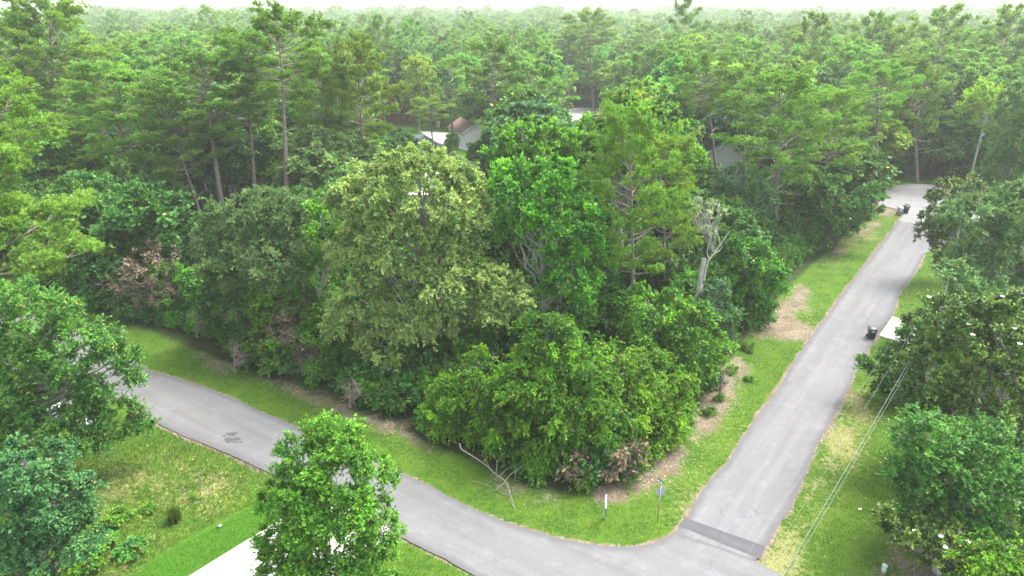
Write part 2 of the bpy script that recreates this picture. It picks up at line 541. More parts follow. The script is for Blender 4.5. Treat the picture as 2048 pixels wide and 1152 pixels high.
def road_mat(name, dark, light, edge, rot, cracks=.5):
    m, n, l = newmat(name)
    tc = n.new('ShaderNodeTexCoord')
    mp = n.new('ShaderNodeMapping'); mp.inputs['Rotation'].default_value = (0, 0, rot)
    l.new(tc.outputs['Object'], mp.inputs[0])
    mp2 = n.new('ShaderNodeMapping'); mp2.inputs['Scale'].default_value = (.07, 1.1, 1)
    l.new(mp.outputs[0], mp2.inputs[0])
    st = noise(n, l, 1.0, 5, mp2.outputs[0], .6)
    big = noise(n, l, .25, 5, tc.outputs['Object'], .6)
    fine = noise(n, l, 9, 8, tc.outputs['Object'], .8)
    c = mixc(n, l, smooth(n, l, st, .3, .7), dark, light)
    c = mixc(n, l, mth(n, l, 'MULTIPLY', smooth(n, l, big, .45, .75), .35), c, tuple(min(1, x * 1.18) for x in light))
    c = mixc(n, l, mth(n, l, 'MULTIPLY', smooth(n, l, fine, .35, .8), .55), c, tuple(x * .66 for x in dark))
    blot = noise(n, l, .9, 6, tc.outputs['Object'], .7)
    c = mixc(n, l, mth(n, l, 'MULTIPLY', smooth(n, l, blot, .52, .72), .35), c, tuple(x * 1.35 for x in light))
    c = mixc(n, l, mth(n, l, 'MULTIPLY', smooth(n, l, blot, .46, .30), .35), c, tuple(x * .75 for x in dark))
    e = attr(n, 'edge')
    ef = smooth(n, l, mth(n, l, 'ADD', e, mth(n, l, 'MULTIPLY', mth(n, l, 'SUBTRACT', noise(n, l, 1.2, 4, tc.outputs['Object']), .5), .7)), .15, .75, 1, 0)
    c = mixc(n, l, mth(n, l, 'MULTIPLY', ef, .7), c, edge)
    # hairline cracks
    v = n.new('ShaderNodeTexVoronoi'); v.feature = 'DISTANCE_TO_EDGE'; v.inputs['Scale'].default_value = .16
    wv = n.new('ShaderNodeVectorMath'); wv.operation = 'ADD'
    nz = n.new('ShaderNodeTexNoise'); nz.inputs['Scale'].default_value = 1.1; nz.inputs['Detail'].default_value = 5
    l.new(tc.outputs['Object'], nz.inputs['Vector']); l.new(tc.outputs['Object'], wv.inputs[0])
    l.new(nz.outputs['Color'], wv.inputs[1]); l.new(wv.outputs[0], v.inputs['Vector'])
    ck = smooth(n, l, v.outputs['Distance'], 0.0, .006, 1, 0)
    gate = smooth(n, l, noise(n, l, .22, 2, tc.outputs['Object']), .5, .6)
    c = mixc(n, l, mth(n, l, 'MULTIPLY', mth(n, l, 'MULTIPLY', ck, gate), cracks), c, tuple(x * .55 for x in dark))
    out(n, l, principled(n, l, c, .9, .2, bump=fine, bstr=.3, bdist=.01))
    return m


def sheet(name, pg, mat, z, step=.6, edges=None, parent=None):
    """flat triangulated sheet with an 'edge' attribute: 0 at the edge, 1 from 0.8 m inwards"""
    lo, hi = pg.min(0), pg.max(0)
    hi = np.minimum(hi, (100, 130)); lo = np.maximum(lo, (-100, 10))
    X, Y = np.meshgrid(np.arange(lo[0], hi[0], step), np.arange(lo[1], hi[1], step))
    X, Y = X.ravel(), Y.ravel()
    k = inside(X, Y, pg) & (polydist(X, Y, pg) > .25)
    pts = np.vstack([pg, np.stack([X[k], Y[k]], 1)])
    nE = len(pg)
    r = delaunay_2d_cdt([Vector(p) for p in pts], [], [list(range(nE))], 1, 1e-5)
    V = np.array([(v.x, v.y) for v in r[0]])
    tri = np.array([f for f in r[2] if len(f) == 3])
    q = edges if edges is not None else [np.vstack([pg, pg[:1]])]
    d = np.minimum.reduce([polydist(V[:, 0], V[:, 1], e, False) for e in q])
    o = mesh_obj(name, np.column_stack([V, np.full(len(V), z)]), tri, mat, parent, attrs={'edge': ('POINT', np.clip(d / .8, 0, 1))})
    return o


M['cross'] = road_mat('cross_street_asphalt', (.112, .112, .113), (.140, .140, .142), (.082, .081, .083), math.atan2(.528, .849))
M['side'] = road_mat('side_street_asphalt', (.118, .118, .120), (.150, .150, .153), (.080, .078, .082), -math.atan2(.80, .60))
M['patch'] = road_mat('patch_asphalt', (.075, .075, .082), (.10, .10, .108), (.065, .065, .07), 0.3)
M['conc'] = road_mat('driveway_concrete', (.36, .345, .32), (.47, .455, .43), (.30, .285, .26), .3, .4)
tag(sheet('cross_street', cross_poly, M['cross'], 0.0, edges=[C1, C2]), kind='structure')
M['glare_pad'] = road_mat('glare_paled_paving', (.165, .165, .166), (.205, .205, .206), (.17, .17, .17), .4, .4)  # glare at the street's far end, put into the colour as a paler tone
nk = np.array([(CULR - .1) * np.array([math.cos(t), math.sin(t)]) + CULC for t in np.linspace(R_(-70), R_(205), 40)])
i3 = np.argmin(np.abs(C3[:, 1] - 94.5)); i4 = np.argmin(np.abs(C4[:, 1] - 79.0))
tag(sheet('turning_circle', np.vstack([nk, C3[-1:] + (.1, -.1), C3[i3:i3 + 1] + (.1, 0), C3[i3:i3 + 1] + 7.6 * np.array([.8, -.6])]), M['glare_pad'], 0.006), kind='structure')
tag(sheet('side_street', side_poly, M['side'], 0.002, edges=[C3, C4, np.array(arc)]), kind='structure')
tag(sheet('asphalt_patch', poly([(1369, 1035), (1532, 1093), (1519, 1118), (1358, 1052)]), M['patch'], 0.007), kind='structure')
tag(sheet('concrete_driveway', drive_poly, M['conc'], 0.006), kind='structure')
tag(sheet('concrete_apron', drive_r, M['conc'], 0.008), kind='structure')
tag(sheet('concrete_drive', drive_l, M['glare_pad'], 0.010), kind='structure')
# joint lines cut into the long driveway
da, db, dc, dd = drive_poly
mjb = MB()
for k in range(1, 9):
    t = k / 9
    p, q = da + (dd - da) * t, db + (dc - db) * t
    nn = (dd - da) / np.linalg.norm(dd - da) * .012
    mjb.add([(*(p - nn), .0105), (*(q - nn), .0105), (*(q + nn), .0105), (*(p + nn), .0105)], [(0, 1, 2, 3)])
M['joint'] = flat_mat('concrete_joint', (.16, .15, .14), .9)
tag(mjb.build('driveway_joints', M['joint']), kind='structure')
# dark oil stain on the cross street
M['stain'] = flat_mat('oil_stain', (.062, .062, .062), .8)
msb = MB()
for (u, v, a, b_) in ((464, 868, .42, .16), (459, 880, .40, .17), (474, 878, .28, .12), (449, 872, .16, .07), (482, 884, .14, .06), (470, 884, .2, .07)):
    c0 = G(u, v)
    t = np.linspace(0, 2 * np.pi, 19)[:-1]
    rr = 1 + .22 * np.sin(3 * t + u) + .15 * np.sin(7 * t + v) + rg.normal(0, .06, 18)
    pts = np.stack([c0[0] + a * rr * np.cos(t), c0[1] + b_ * 1.7 * rr * np.sin(t), np.full(18, .006)], 1)
    z0 = .006 + .0015 * len(msb.V)
    pts[:, 2] = z0
    msb.add(np.vstack([[*c0, z0], pts]), [(0, 1 + i, 1 + (i + 1) % 18) for i in range(18)])
tag(msb.build('oil_stain', M['stain']), kind='structure')


# ------------------------------------------------------------------ foliage
def unit(a):
    return a / (np.linalg.norm(a, axis=-1, keepdims=True) + 1e-9)


def leaf_quads(p, ax, nr, L, W):
    """diamond leaves, slightly cupped: p base, ax axis, nr normal"""
    ax = unit(ax)
    sd = unit(np.cross(nr, ax))
    nr2 = np.cross(ax, sd)
    L = L[:, None]; W = W[:, None]
    a = p
    b = p + ax * L * .45 + sd * W * .5 + nr2 * W * .10
    c = p + ax * L
    d = p + ax * L * .45 - sd * W * .5 + nr2 * W * .10
    V = np.stack([a, b, c, d], 1).reshape(-1, 3)
    F = np.arange(len(V)).reshape(-1, 4)
    return V, F


SP = {  # leaf length, width, clump radius, clumps per m2, twigs, leaves per twig, droop, up, flat
    'oak':     dict(L=0.192, W=0.096, rc=.72, dens=1.3, tw=17, lp=20, droop=.35, up=.35, rag=.20, mat='oak', bark='barkg'),
    'gum':     dict(L=0.164, W=0.148, rc=.70, dens=1.35, tw=15, lp=17, droop=.10, up=.75, rag=.36, mat='gum', bark='barkg'),
    'elm':     dict(L=0.139, W=0.090, rc=.95, dens=1.15, tw=18, lp=25, droop=.55, up=.30, rag=.38, mat='elm', bark='barkd'),
    'street':  dict(L=0.1, W=0.065, rc=.50, dens=3.4, tw=15, lp=18, droop=.10, up=.60, rag=.22, mat='street', bark='barkd'),
    'magnolia': dict(L=0.204, W=0.102, rc=.50, dens=2.6, tw=9, lp=20, droop=.0, up=.55, rag=.16, mat='magnolia', bark='barkg'),
    'greenoak': dict(L=0.148, W=0.090, rc=.75, dens=1.6, tw=17, lp=22, droop=.15, up=.40, rag=.24, mat='greenoak', bark='barkg'),
    'blueoak': dict(L=0.128, W=0.085, rc=.60, dens=2.1, tw=17, lp=22, droop=.15, up=.45, rag=.20, mat='blueoak', bark='barkg'),
    'softoak': dict(L=0.187, W=0.102, rc=.85, dens=1.3, tw=17, lp=21, droop=.2, up=.40, rag=.18, mat='softoak', bark='barkg'),
    'cedar':   dict(L=0.196, W=0.060, rc=.70, dens=1.7, tw=18, lp=24, droop=.2, up=.55, rag=.24, mat='cedar', bark='barkd'),
    'dark':    dict(L=0.26, W=0.17, rc=.80, dens=1.15, tw=13, lp=13, droop=.25, up=.30, rag=.26, mat='dark', bark='barkd'),
    'vine':    dict(L=0.2, W=0.16, rc=.70, dens=1.5, tw=14, lp=13, droop=.45, up=.20, rag=.22, mat='vine', bark='barkd'),
    'grey':    dict(L=.14, W=.05, rc=.55, dens=1.1, tw=12, lp=10, droop=.2, up=.5, rag=.25, mat='greyleaf', bark='barkg'),
    'brown':   dict(L=.16, W=.08, rc=.60, dens=.9, tw=12, lp=8, droop=.5, up=.1, rag=.3, mat='brownleaf', bark='twig'),
    'yellow':  dict(L=.26, W=.17, rc=.80, dens=1.2, tw=12, lp=12, droop=.15, up=.5, rag=.25, mat='yellowg', bark='barkg'),
}


def crown(rng, lobes, sp, lod=1.0, under=.25):
    """lobes: (n,6) centre + radii. returns V, F, tint, clump centres"""
    s = SP[sp] if isinstance(sp, str) else sp
    lobes = np.asarray(lobes, float)
    C, D, LOBE = [], [], []
    for i, (x, y, z, rx, ry, rz) in enumerate(lobes):
        r = (rx * ry * rz) ** (1 / 3)
        n = max(6, int(4 * math.pi * r * r * s['dens'] * .75 * lod ** .5))
        d = unit(rng.normal(0, 1, (n, 3)))
        d = d[(d[:, 2] > -.45) | (rng.random(n) < under)]
        ph = rng.random(6) * 6.28
        lump = (np.sin(d[:, 0] * 4 + ph[0]) * np.sin(d[:, 1] * 4.3 + ph[1]) + np.sin(d[:, 2] * 5 + ph[2] + d[:, 0] * 3)) * .5
        rad = 1 + lump * s['rag'] * .7 - np.abs(rng.normal(0, s['rag'] * .7, len(d)))
        inn = rng.random(len(d)) < .16
        rad = np.where(inn, rng.uniform(.3, .75, len(d)), rad)
        c = np.array([x, y, z]) + d * rad[:, None] * np.array([rx, ry, rz])
        keep = np.ones(len(c), bool)
        for j, q in enumerate(lobes):
            if j != i:
                keep &= (((c - q[:3]) / q[3:]) ** 2).sum(1) > .40
        C.append(c[keep]); D.append(d[keep])
    C = np.concatenate(C); D = np.concatenate(D)
    C[:, 2] = np.maximum(C[:, 2], .25)
    nC = len(C)
    tw, lp = s['tw'], max(4, int(round(s['lp'] * lod ** .5)))
    rcv = s['rc'] * rng.uniform(.6, 1.25, nC)
    up = np.array([0, 0, 1.])
    ctint = np.clip(rng.normal(.34, .30, nC) + D[:, 2] * .0, 0, 1)
    ci = np.repeat(np.arange(nC), tw)
    td = unit(D[ci] * .60 + rng.normal(0, .62, (len(ci), 3)) + up * s['up'])
    ts = C[ci] + rng.normal(0, .20, (len(ci), 3)) * rcv[ci][:, None]
    tl = rcv[ci] * rng.uniform(.55, 1.15, len(ci))
    ti = np.repeat(np.arange(len(ci)), lp)
    u = rng.random(len(ti)) ** .8
    dd = td[ti]
    p = ts[ti] + dd * (tl[ti] * u)[:, None]
    p[:, 2] -= s['droop'] * tl[ti] * u * u
    ax = dd * .6 + rng.normal(0, .55, (len(ti), 3))
    ax[:, 2] -= s['droop'] * .6 * u
    nr = D[ci[ti]] * .45 + up * .75 + rng.normal(0, .5, (len(ti), 3))
    k = 1 / math.sqrt(lod)
    szv = rng.uniform(.55, 1.35, len(ti)) * np.repeat(rng.uniform(.8, 1.2, nC), tw * lp) * k
    L = s['L'] * szv
    W = s['W'] * szv * rng.uniform(.8, 1.15, len(ti))
    V, F = leaf_quads(p, ax, nr, L, W)
    tint = np.clip(ctint[ci[ti]] * .65 + (u ** 2) * .38 + rng.normal(0, .13, len(ti)), 0, 1)
    tint = np.where(rng.random(len(tint)) < s.get('yel', .012), 1.6, tint)
    return V, F, tint, C


def build2(name, A, ma, B, mb_, parent):
    """two collected shapes as one mesh with two materials"""
    if B is None or not B.V: return A.build(name, ma, parent, smooth=True)
    VA, VB = np.concatenate(A.V), np.concatenate(B.V)
    F = []; fm = []
    for (S, off, mi) in ((A, 0, 0), (B, len(VA), 1)):
        for Q in (S.F4, S.F3):
            if Q:
                q = np.concatenate(Q) + off; F.append(q); fm.append(np.full(len(q), mi))
    return mesh_obj(name, np.vstack([VA, VB]), F, None, parent, smooth=True, mats=[ma, mb_], fmat=np.concatenate(fm))


def limb_tubes(mb, rng, base, top, r0, targets, k=7, n_limb=14, r1=None, bare=0.0):
    """trunk from base to top, then limbs that leave it and end inside the crown near the targets"""
    base, top = np.asarray(base, float), np.asarray(top, float)
    n = 9
    t = np.linspace(0, 1, n)[:, None]
    tr = base + (top - base) * t
    H = np.linalg.norm(top - base)
    j = rng.normal(0, .012 * H, (n, 3)); j[0] = 0; j[:, 2] = 0
    tr = tr + np.cumsum(j, 0) * .6
    rad = r0 * (1 - .80 * t[:, 0] ** .9); rad[0] *= 1.35
    mb.tube(tr, rad, k)
    if len(targets) and n_limb:
        idx = rng.permutation(len(targets))[:n_limb]
        for i in idx:
            q = targets[i]
            hz = np.clip((q[2] - base[2]) / (top[2] - base[2] + 1e-6) - rng.uniform(.12, .35), .22, .95)
            f = hz * (n - 1); a = int(f); a = min(a, n - 2)
            s = tr[a] * (1 - (f - a)) + tr[a + 1] * (f - a)
            e = s + (q - s) * rng.uniform(.7, .92)
            Ld = np.linalg.norm(e - s)
            if Ld < .4: continue
            tt = np.linspace(0, 1, 6)[:, None]
            pl = s + (e - s) * tt + np.array([0, 0, 1.]) * (np.sin(tt * np.pi) * Ld * -.06)
            jj_ = rng.normal(0, .03 * Ld, (6, 3)); jj_[0] = 0
            pl = pl + jj_
            rl = max(.03, r0 * (1 - hz) * .5 + .03) 
            mb.tube(pl, rl * (1 - .8 * tt[:, 0]) + .012, 5)
            for q2 in range(2):
                s2 = pl[2 + q2]
                e2 = s2 + (e - s2) * .6 + rng.normal(0, .17 * Ld, 3)
                mb.tube([s2, (s2 + e2) / 2 + rng.normal(0, .05 * Ld, 3), e2], [rl * .4, rl * .25, .012], 4)
    return tr


def bare_twigs(mb, rng, starts, dirs, L, r):
    """leafless forked twigs"""
    for s, d in zip(starts, dirs):
        p = [np.array(s, float)]; dd = np.array(d, float)
        nseg = 5
        for i in range(nseg):
            dd = unit(dd + rng.normal(0, .28, 3))
            p.append(p[-1] + dd * L / nseg * rng.uniform(.8, 1.2))
        mb.tube(p, np.linspace(r, r * .25, nseg + 1), 4)
        for k in (1, 2, 3, 4):
            d2 = unit(dd + rng.normal(0, .8, 3)); q = p[k]
            e1 = q + d2 * L * .22; e2 = e1 + unit(d2 + rng.normal(0, .5, 3)) * L * .2
            mb.tube([q, e1, e2], [r * .5, r * .35, r * .15], 3)


def px_lobes(base, spec):
    """spec rows u,v,ru,rv,dY -> lobes in the tree's own space"""
    X0, Y0 = base
    o = []
    for row in spec:
        u, v, ru, rv = row[:4]
        dY = row[4] if len(row) > 4 else 0
        p = P(u, v, Y0 + dY)
        s = px2(*p)[2]
        rx = ru / s; rz = rv / s * 1.02
        o.append((p[0] - X0, p[1] - Y0, max(p[2], rz * .7), rx, (rx + rz) / 2, rz))
    return np.array(o)


def hero(name, label, cat, sp, base_px, spec, seed, trunk_r=.22, twigs=0, group=None, lod=1.0, ntop=None, nlimb=18, xy=None, crown_label=None):
    rng = np.random.default_rng(seed)
    X0, Y0 = xy if xy is not None else G(*base_px)
    lobes = px_lobes((X0, Y0), spec)
    V, F, tint, C = crown(rng, lobes, sp, lod)
    t = thing(name, label, cat, (X0, Y0, -.03), 0, group)
    c = mesh_obj('crown', V, F, M[SP[sp]['mat']], t, attrs={'tint': ('FACE', tint)})
    mb = MB()
    hi = lobes[:, 2].max()
    i = int(np.argmax(lobes[:, 2] + lobes[:, 5]))
    top = lobes[i, :3] + (0, 0, lobes[i, 5] * .35)
    limb_tubes(mb, rng, (0, 0, 0), top, trunk_r, C, n_limb=nlimb * 2)
    tk = mb; mb = None
    if twigs:
        mb = MB()
        k = rng.permutation(len(C))[:twigs]
        cc = lobes[:, :3].mean(0)
        bare_twigs(mb, rng, C[k] - unit(C[k] - cc) * .3, unit(C[k] - cc + (0, 0, .8) + rng.normal(0, .6, (len(k), 3))), 1.0, .024)
    build2('trunk', tk, M[SP[sp]['bark']], mb, M['deadwood'], t)
    return t, C, lobes


# ------------------------------------------------------------------ pines
def pine_mesh(rng, H, cb, R, nb=44, tuft=16, blade=.24, bw=.075, top_flat=.35, dens=1.0):
    """returns crown arrays (V, F, tint) and a trunk/branch MB. cb: crown base as a fraction of H"""
    mb = MB()
    n = 12
    t = np.linspace(0, 1, n)[:, None]
    sw = rng.normal(0, .012, 2) * H
    tr = np.concatenate([t * sw[0] * np.sin(t * 3) + rng.normal(0, .008, 2)[0] * H * t ** 2, t * sw[1], t * H * .965], 1)
    r0 = .0105 * H + .05
    mb.tube(tr, r0 * (1 - .82 * t[:, 0]) , 8)
    TP, TD, TB = [], [], []
    def at(h):
        f = np.clip(h / (.965 * H), 0, 1) * (n - 1); a = min(int(f), n - 2)
        return tr[a] * (1 - (f - a)) + tr[a + 1] * (f - a)
    ang = rng.random() * 6.28
    for b in range(nb):
        q = (b + rng.random()) / nb            # 0 bottom .. 1 top
        h = H * (cb + (1 - cb) * q ** .9 * .97)
        ang += 2.4 + rng.normal(0, .35)
        prof = np.interp(q, [0, .12, .35, .6, .8, .92, 1], [.55, .8, 1, .98, .80, .55, .30])
        L = R * prof * rng.uniform(.5, 1.12)
        el = np.interp(q, [0, .5, 1], [-.05, .28, .95]) + rng.normal(0, .12)
        d = np.array([np.cos(ang) * np.cos(el), np.sin(ang) * np.cos(el), np.sin(el)])
        s = at(h)
        m_ = 7
        tt = np.linspace(0, 1, m_)[:, None]
        pl = s + d * L * tt + np.array([0, 0, 1.]) * L * .16 * tt ** 2.2
        jj_ = rng.normal(0, .022 * L, (m_, 3)); jj_[0] = 0
        pl = pl + np.cumsum(jj_, 0) * .6
        rb = r0 * (.16 + .22 * (1 - q))
        mb.tube(pl, rb * (1 - .8 * tt[:, 0]) + .008, 5)
        ns = max(3, int(2 + L * 1.7 * dens))
        for k in range(ns):
            f = 1.0 if k == 0 else rng.uniform(.34, 1.0) ** .7
            a = min(int(f * (m_ - 1)), m_ - 2); fr = f * (m_ - 1) - a
            ss = pl[a] * (1 - fr) + pl[a + 1] * fr
            sl_ = L * rng.uniform(.14, .34) * (1.15 - f * .55)
            yaw = rng.choice([-1, 1]) * rng.uniform(.45, 1.25) if k else 0
            dx, dy = d[0] * np.cos(yaw) - d[1] * np.sin(yaw), d[0] * np.sin(yaw) + d[1] * np.cos(yaw)
            sd = unit(np.array([dx, dy, rng.uniform(-.15, .75) + max(0, q - .5) * .4]))
            e = ss + sd * sl_
            mb.tube([ss, (ss + e) / 2 - (0, 0, .04), e], [rb * .4 + .008, rb * .25 + .006, .008], 3)
            pr = rng.uniform(.42, .82) * (.75 + R * .05)
            nt_ = int(rng.uniform(16, 30) * dens * pr * pr * 1.25) + 4
            o_ = unit(rng.normal(0, 1, (nt_, 3))) * rng.random((nt_, 1)) ** .45 * (pr, pr, pr * rng.uniform(.55, .95))
            o_[:, 2] = np.abs(o_[:, 2]) * 1.15 - .08
            tb = rng.random()
            for oo in o_:
                TP.append(e + oo)
                TD.append(unit(unit(oo) * .5 + rng.normal(0, .30, 3) + (0, 0, .85)))
                TB.append(tb * .6 + rng.random() * .4)
    TP, TD, TB = np.array(TP), np.array(TD), np.array(TB)
    i = np.repeat(np.arange(len(TP)), tuft)
    ax = unit(TD[i] * .8 + rng.normal(0, .62, (len(i), 3)))
    p = TP[i] + TD[i] * rng.uniform(-.08, .08, len(i))[:, None]
    L = blade * rng.uniform(.7, 1.2, len(i)); W = bw * rng.uniform(.8, 1.3, len(i))
    nr = rng.normal(0, .6, (len(i), 3)) + (0, 0, .9)
    V, F = leaf_quads(p, ax, nr, L, W)
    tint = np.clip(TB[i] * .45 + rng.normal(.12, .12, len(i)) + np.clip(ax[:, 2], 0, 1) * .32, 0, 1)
    # a few dead bare stubs on the clear trunk and inside the crown
    dm = MB()
    nd = 7
    st, dr = [], []
    for k in range(nd):
        a = rng.random() * 6.28
        h = H * rng.uniform(cb * .7, cb + (1 - cb) * .45)
        st.append(at(h)); dr.append((np.cos(a), np.sin(a), rng.uniform(-.1, .5)))
    bare_twigs(dm, rng, st, dr, R * .42, .035)
    return (V, F, tint), mb, dm


class Proto:
    """one tree kind: meshes kept by reference, first placing uses them, later ones copy the objects"""
    def __init__(s, parts, H):
        s.parts, s.H, s.tree = parts, H, None


def copy_tree(root):
    r = root.copy(); SC.collection.objects.link(r)
    for ch in root.children:
        c_ = ch.copy(); SC.collection.objects.link(c_); c_.parent = r
    return r


def make_pine(seed, H, cb, R, mat='pine', **k):
    rng = np.random.default_rng(seed)
    (V, F, t), mb, dm = pine_mesh(rng, H, cb, R, **k)
    root = thing('pine_tree', 'x', 'pine tree')
    mesh_obj('crown', V, F, M[mat], root, attrs={'tint': ('FACE', t)})
    build2('trunk', mb, M['bark'], dm, M['deadwood'], root)
    root['H'] = H; root['R'] = R
    return root


def make_broad(seed, sp, H, lobes, name='broadleaf_tree', lod=1.0, trunk_r=.2, mat=None, cat='tree', nlimb=24):
    rng = np.random.default_rng(seed)
    s = dict(SP[sp])
    if mat: s['mat'] = mat
    V, F, t, C = crown(rng, lobes, s, lod)
    root = thing(name, 'x', cat)
    mesh_obj('crown', V, F, M[s['mat']], root, attrs={'tint': ('FACE', t)})
    mb = MB()
    lobes = np.asarray(lobes, float)
    i = int(np.argmax(lobes[:, 2]))
    limb_tubes(mb, rng, (0, 0, 0), lobes[i, :3] + (0, 0, lobes[i, 5] * .3), trunk_r, C, n_limb=nlimb)
    mb.build('trunk', M[s['bark']], root, smooth=True)
    root['H'] = H
    return root


USED = {}


def put(proto, X, Y, H, label, cat=None, group=None, rz=None, sxy=1.0, tilt=(0, 0), rng=random.Random(3)):
    key = proto.name
    r = proto if key not in USED else copy_tree(proto)
    USED[key] = 1
    k = H / proto['H']
    r.location = (X, Y, -.05)
    r.rotation_euler = (tilt[0], tilt[1], rng.random() * 6.28 if rz is None else rz)
    r.scale = (k * sxy, k * sxy, k)
    r['label'] = label
    if cat: r['category'] = cat
    if group: r['group'] = group
    elif 'group' in r: del r['group']
    return r


def put_px(proto, base, vtop, label, rpx=None, utop=None, **k):
    X, Y = G(*base)
    p = P(utop if utop is not None else base[0], vtop, Y)
    H = p[2]
    tilt = (0, 0)
    if utop is not None:
        lean = math.atan2(p[0] - X, H)
        tilt = (0, lean)
        H = math.hypot(H, p[0] - X)
    sxy = 1.0
    if rpx:
        s = px2(X, Y, H * .8)[2]
        sxy = (rpx / s) / (proto['R'] * H / proto['H'])
    if utop is not None and 'rz' not in k: k['rz'] = None
    r = put(proto, X, Y, H, label, sxy=sxy, tilt=(0, 0), **k)
    if utop is not None:
        from mathutils import Euler
        q = Euler((0, lean, 0)).to_quaternion() @ r.rotation_euler.to_quaternion()
        r.rotation_euler = q.to_euler()
    return r


# ------------------------------------------------------------------ the trees one can point at
hero('elm_tree', 'bright green arching tree with the highest top in the front corner clump of the wood', 'tree', 'elm', (1120, 885),
     [(1110, 740, 95, 80, 0), (1060, 810, 100, 80, -1), (1165, 810, 90, 85, -1.5), (1100, 672, 55, 42, 0), (1130, 880, 90, 45, -2), (1040, 880, 70, 45, -1.5)], 11, .2, 14)
hero('elm_tree', 'low bright green tree at the wood corner beside the brown leaf strip', 'tree', 'elm', (1300, 870),
     [(1290, 775, 80, 62, 0), (1335, 835, 52, 62, 0), (1230, 825, 80, 85, -1.5), (1215, 725, 55, 48, 0), (1290, 880, 70, 45, -1)], 12, .18, 10)
hero('elm_tree', 'low green tree left in the front corner clump, above the fallen dead branch', 'tree', 'elm', (965, 860),
     [(950, 800, 72, 62, 0), (905, 850, 52, 52, 0), (995, 850, 66, 58, -1), (960, 740, 45, 40, 0)], 13, .16, 8)
hero('oak_tree', 'big pale olive-green oak with a domed top and drooping lower lobes, mid wood', 'oak', 'oak', (897, 748),
     [(845, 395, 118, 88, 0), (740, 405, 78, 66, .5), (910, 400, 66, 78, 1), (790, 490, 96, 66, -1), (830, 325, 62, 34, 0), (905, 570, 90, 44, -2.5), (1000, 590, 62, 50, -2),
      (715, 600, 66, 62, -1.5), (765, 690, 56, 48, -2), (690, 655, 38, 36, -1), (880, 500, 74, 54, -.5), (700, 490, 44, 44, 0), (840, 640, 58, 40, -2.2), (930, 640, 45, 35, -2.5)], 21, .38, 26, nlimb=30)
hero('sweetgum_tree', 'tall bright green vine-hung tree right of the pale oak, with light green upright tips', 'tree', 'gum', (1095, 735),
     [(1060, 385, 66, 52, 0), (1115, 440, 80, 70, 0), (1128, 560, 58, 80, -.5), (1165, 470, 50, 66, .5), (1010, 375, 38, 48, 0), (1100, 345, 48, 24, 0), (1150, 620, 36, 40, -.4), (1040, 460, 60, 60, .3), (1190, 540, 34, 56, .3)], 22, .3, 12)
hero('vine_covered_tree', 'narrow column of bright green vines between the grey-green tree and the pale oak', 'tree', 'gum', (652, 715),
     [(650, 450, 34, 46, 0), (645, 535, 32, 52, 0), (652, 612, 32, 48, 0), (650, 680, 28, 40, 0)], 23, .2, 3)
hero('cedar_tree', 'wide grey-green fine-leaved tree with a leaning trunk, left of the vine column', 'tree', 'cedar', (605, 700),
     [(500, 440, 78, 52, 1), (575, 425, 60, 42, 1), (470, 530, 66, 62, 0), (560, 530, 76, 74, -.5), (600, 612, 46, 48, -1), (500, 610, 52, 42, -.5), (430, 480, 40, 40, .5)], 24, .24, 16)
hero('sweetgum_tree', 'bright yellow-green tree with a level top behind the tallest vine-hung tree', 'tree', 'gum', (1080, 610),
     [(1040, 275, 48, 36, 0), (1100, 292, 50, 46, 0), (1155, 300, 44, 52, 0), (1090, 370, 80, 52, 0), (1015, 320, 40, 40, 0)], 25, .3, 4)
hero('sweetgum_tree', 'bright green tree with the highest light green spires, left of the front middle pine', 'tree', 'gum', (1255, 605),
     [(1238, 222, 36, 38, 0), (1285, 258, 46, 42, 0), (1335, 300, 50, 46, 0), (1245, 305, 56, 60, 0), (1372, 320, 36, 38, 0), (1200, 290, 30, 50, 0)], 26, .3, 4)
hero('dark_oak_tree', 'dark blue-green small oak below the white house gable', 'tree', 'blueoak', (1482, 520),
     [(1475, 365, 42, 32, 0), (1505, 400, 46, 46, 0), (1455, 415, 40, 46, 0), (1500, 460, 40, 40, 0)], 27, .2)
hero('dying_tree', 'thin grey-green crown above the broken pale snag', 'tree', 'grey', (1440, 600),
     [(1412, 425, 34, 28, 0), (1420, 455, 28, 24, 0), (1395, 440, 20, 22, 0)], 28, .09, 8, lod=.5)
hero('vine_mound', 'tall mound of vines at the wooded edge right of the broken pale snag', 'vines', 'vine', (1478, 640),
     [(1485, 520, 54, 48, 0), (1528, 560, 48, 44, 0), (1460, 600, 46, 54, 0), (1500, 620, 40, 40, 0)], 29, .15)
hero('vine_mound', 'vine-hung low trees at the wooded edge where the verge narrows, farthest along the street', 'vines', 'dark', (1665, 500),
     [(1600, 480, 56, 34, 0), (1650, 450, 46, 36, 0), (1700, 425, 36, 34, 0), (1560, 510, 44, 40, 0), (1735, 400, 24, 30, 0)], 30, .15)
hero('vine_mound', 'bright vine tangle over dead branches below the front middle pine', 'vines', 'vine', (1330, 770),
     [(1310, 610, 60, 34, 0), (1375, 640, 46, 46, 0), (1290, 660, 50, 46, 0), (1400, 700, 50, 50, -.5), (1350, 700, 50, 45, 0)], 31, .15, 8)
hero('vine_mound', 'small rounded blue-green shrub tree left of the sandy bare patch', 'vines', 'blueoak', (1440, 690),
     [(1425, 600, 34, 38, 0), (1440, 650, 36, 36, 0)], 32, .12)
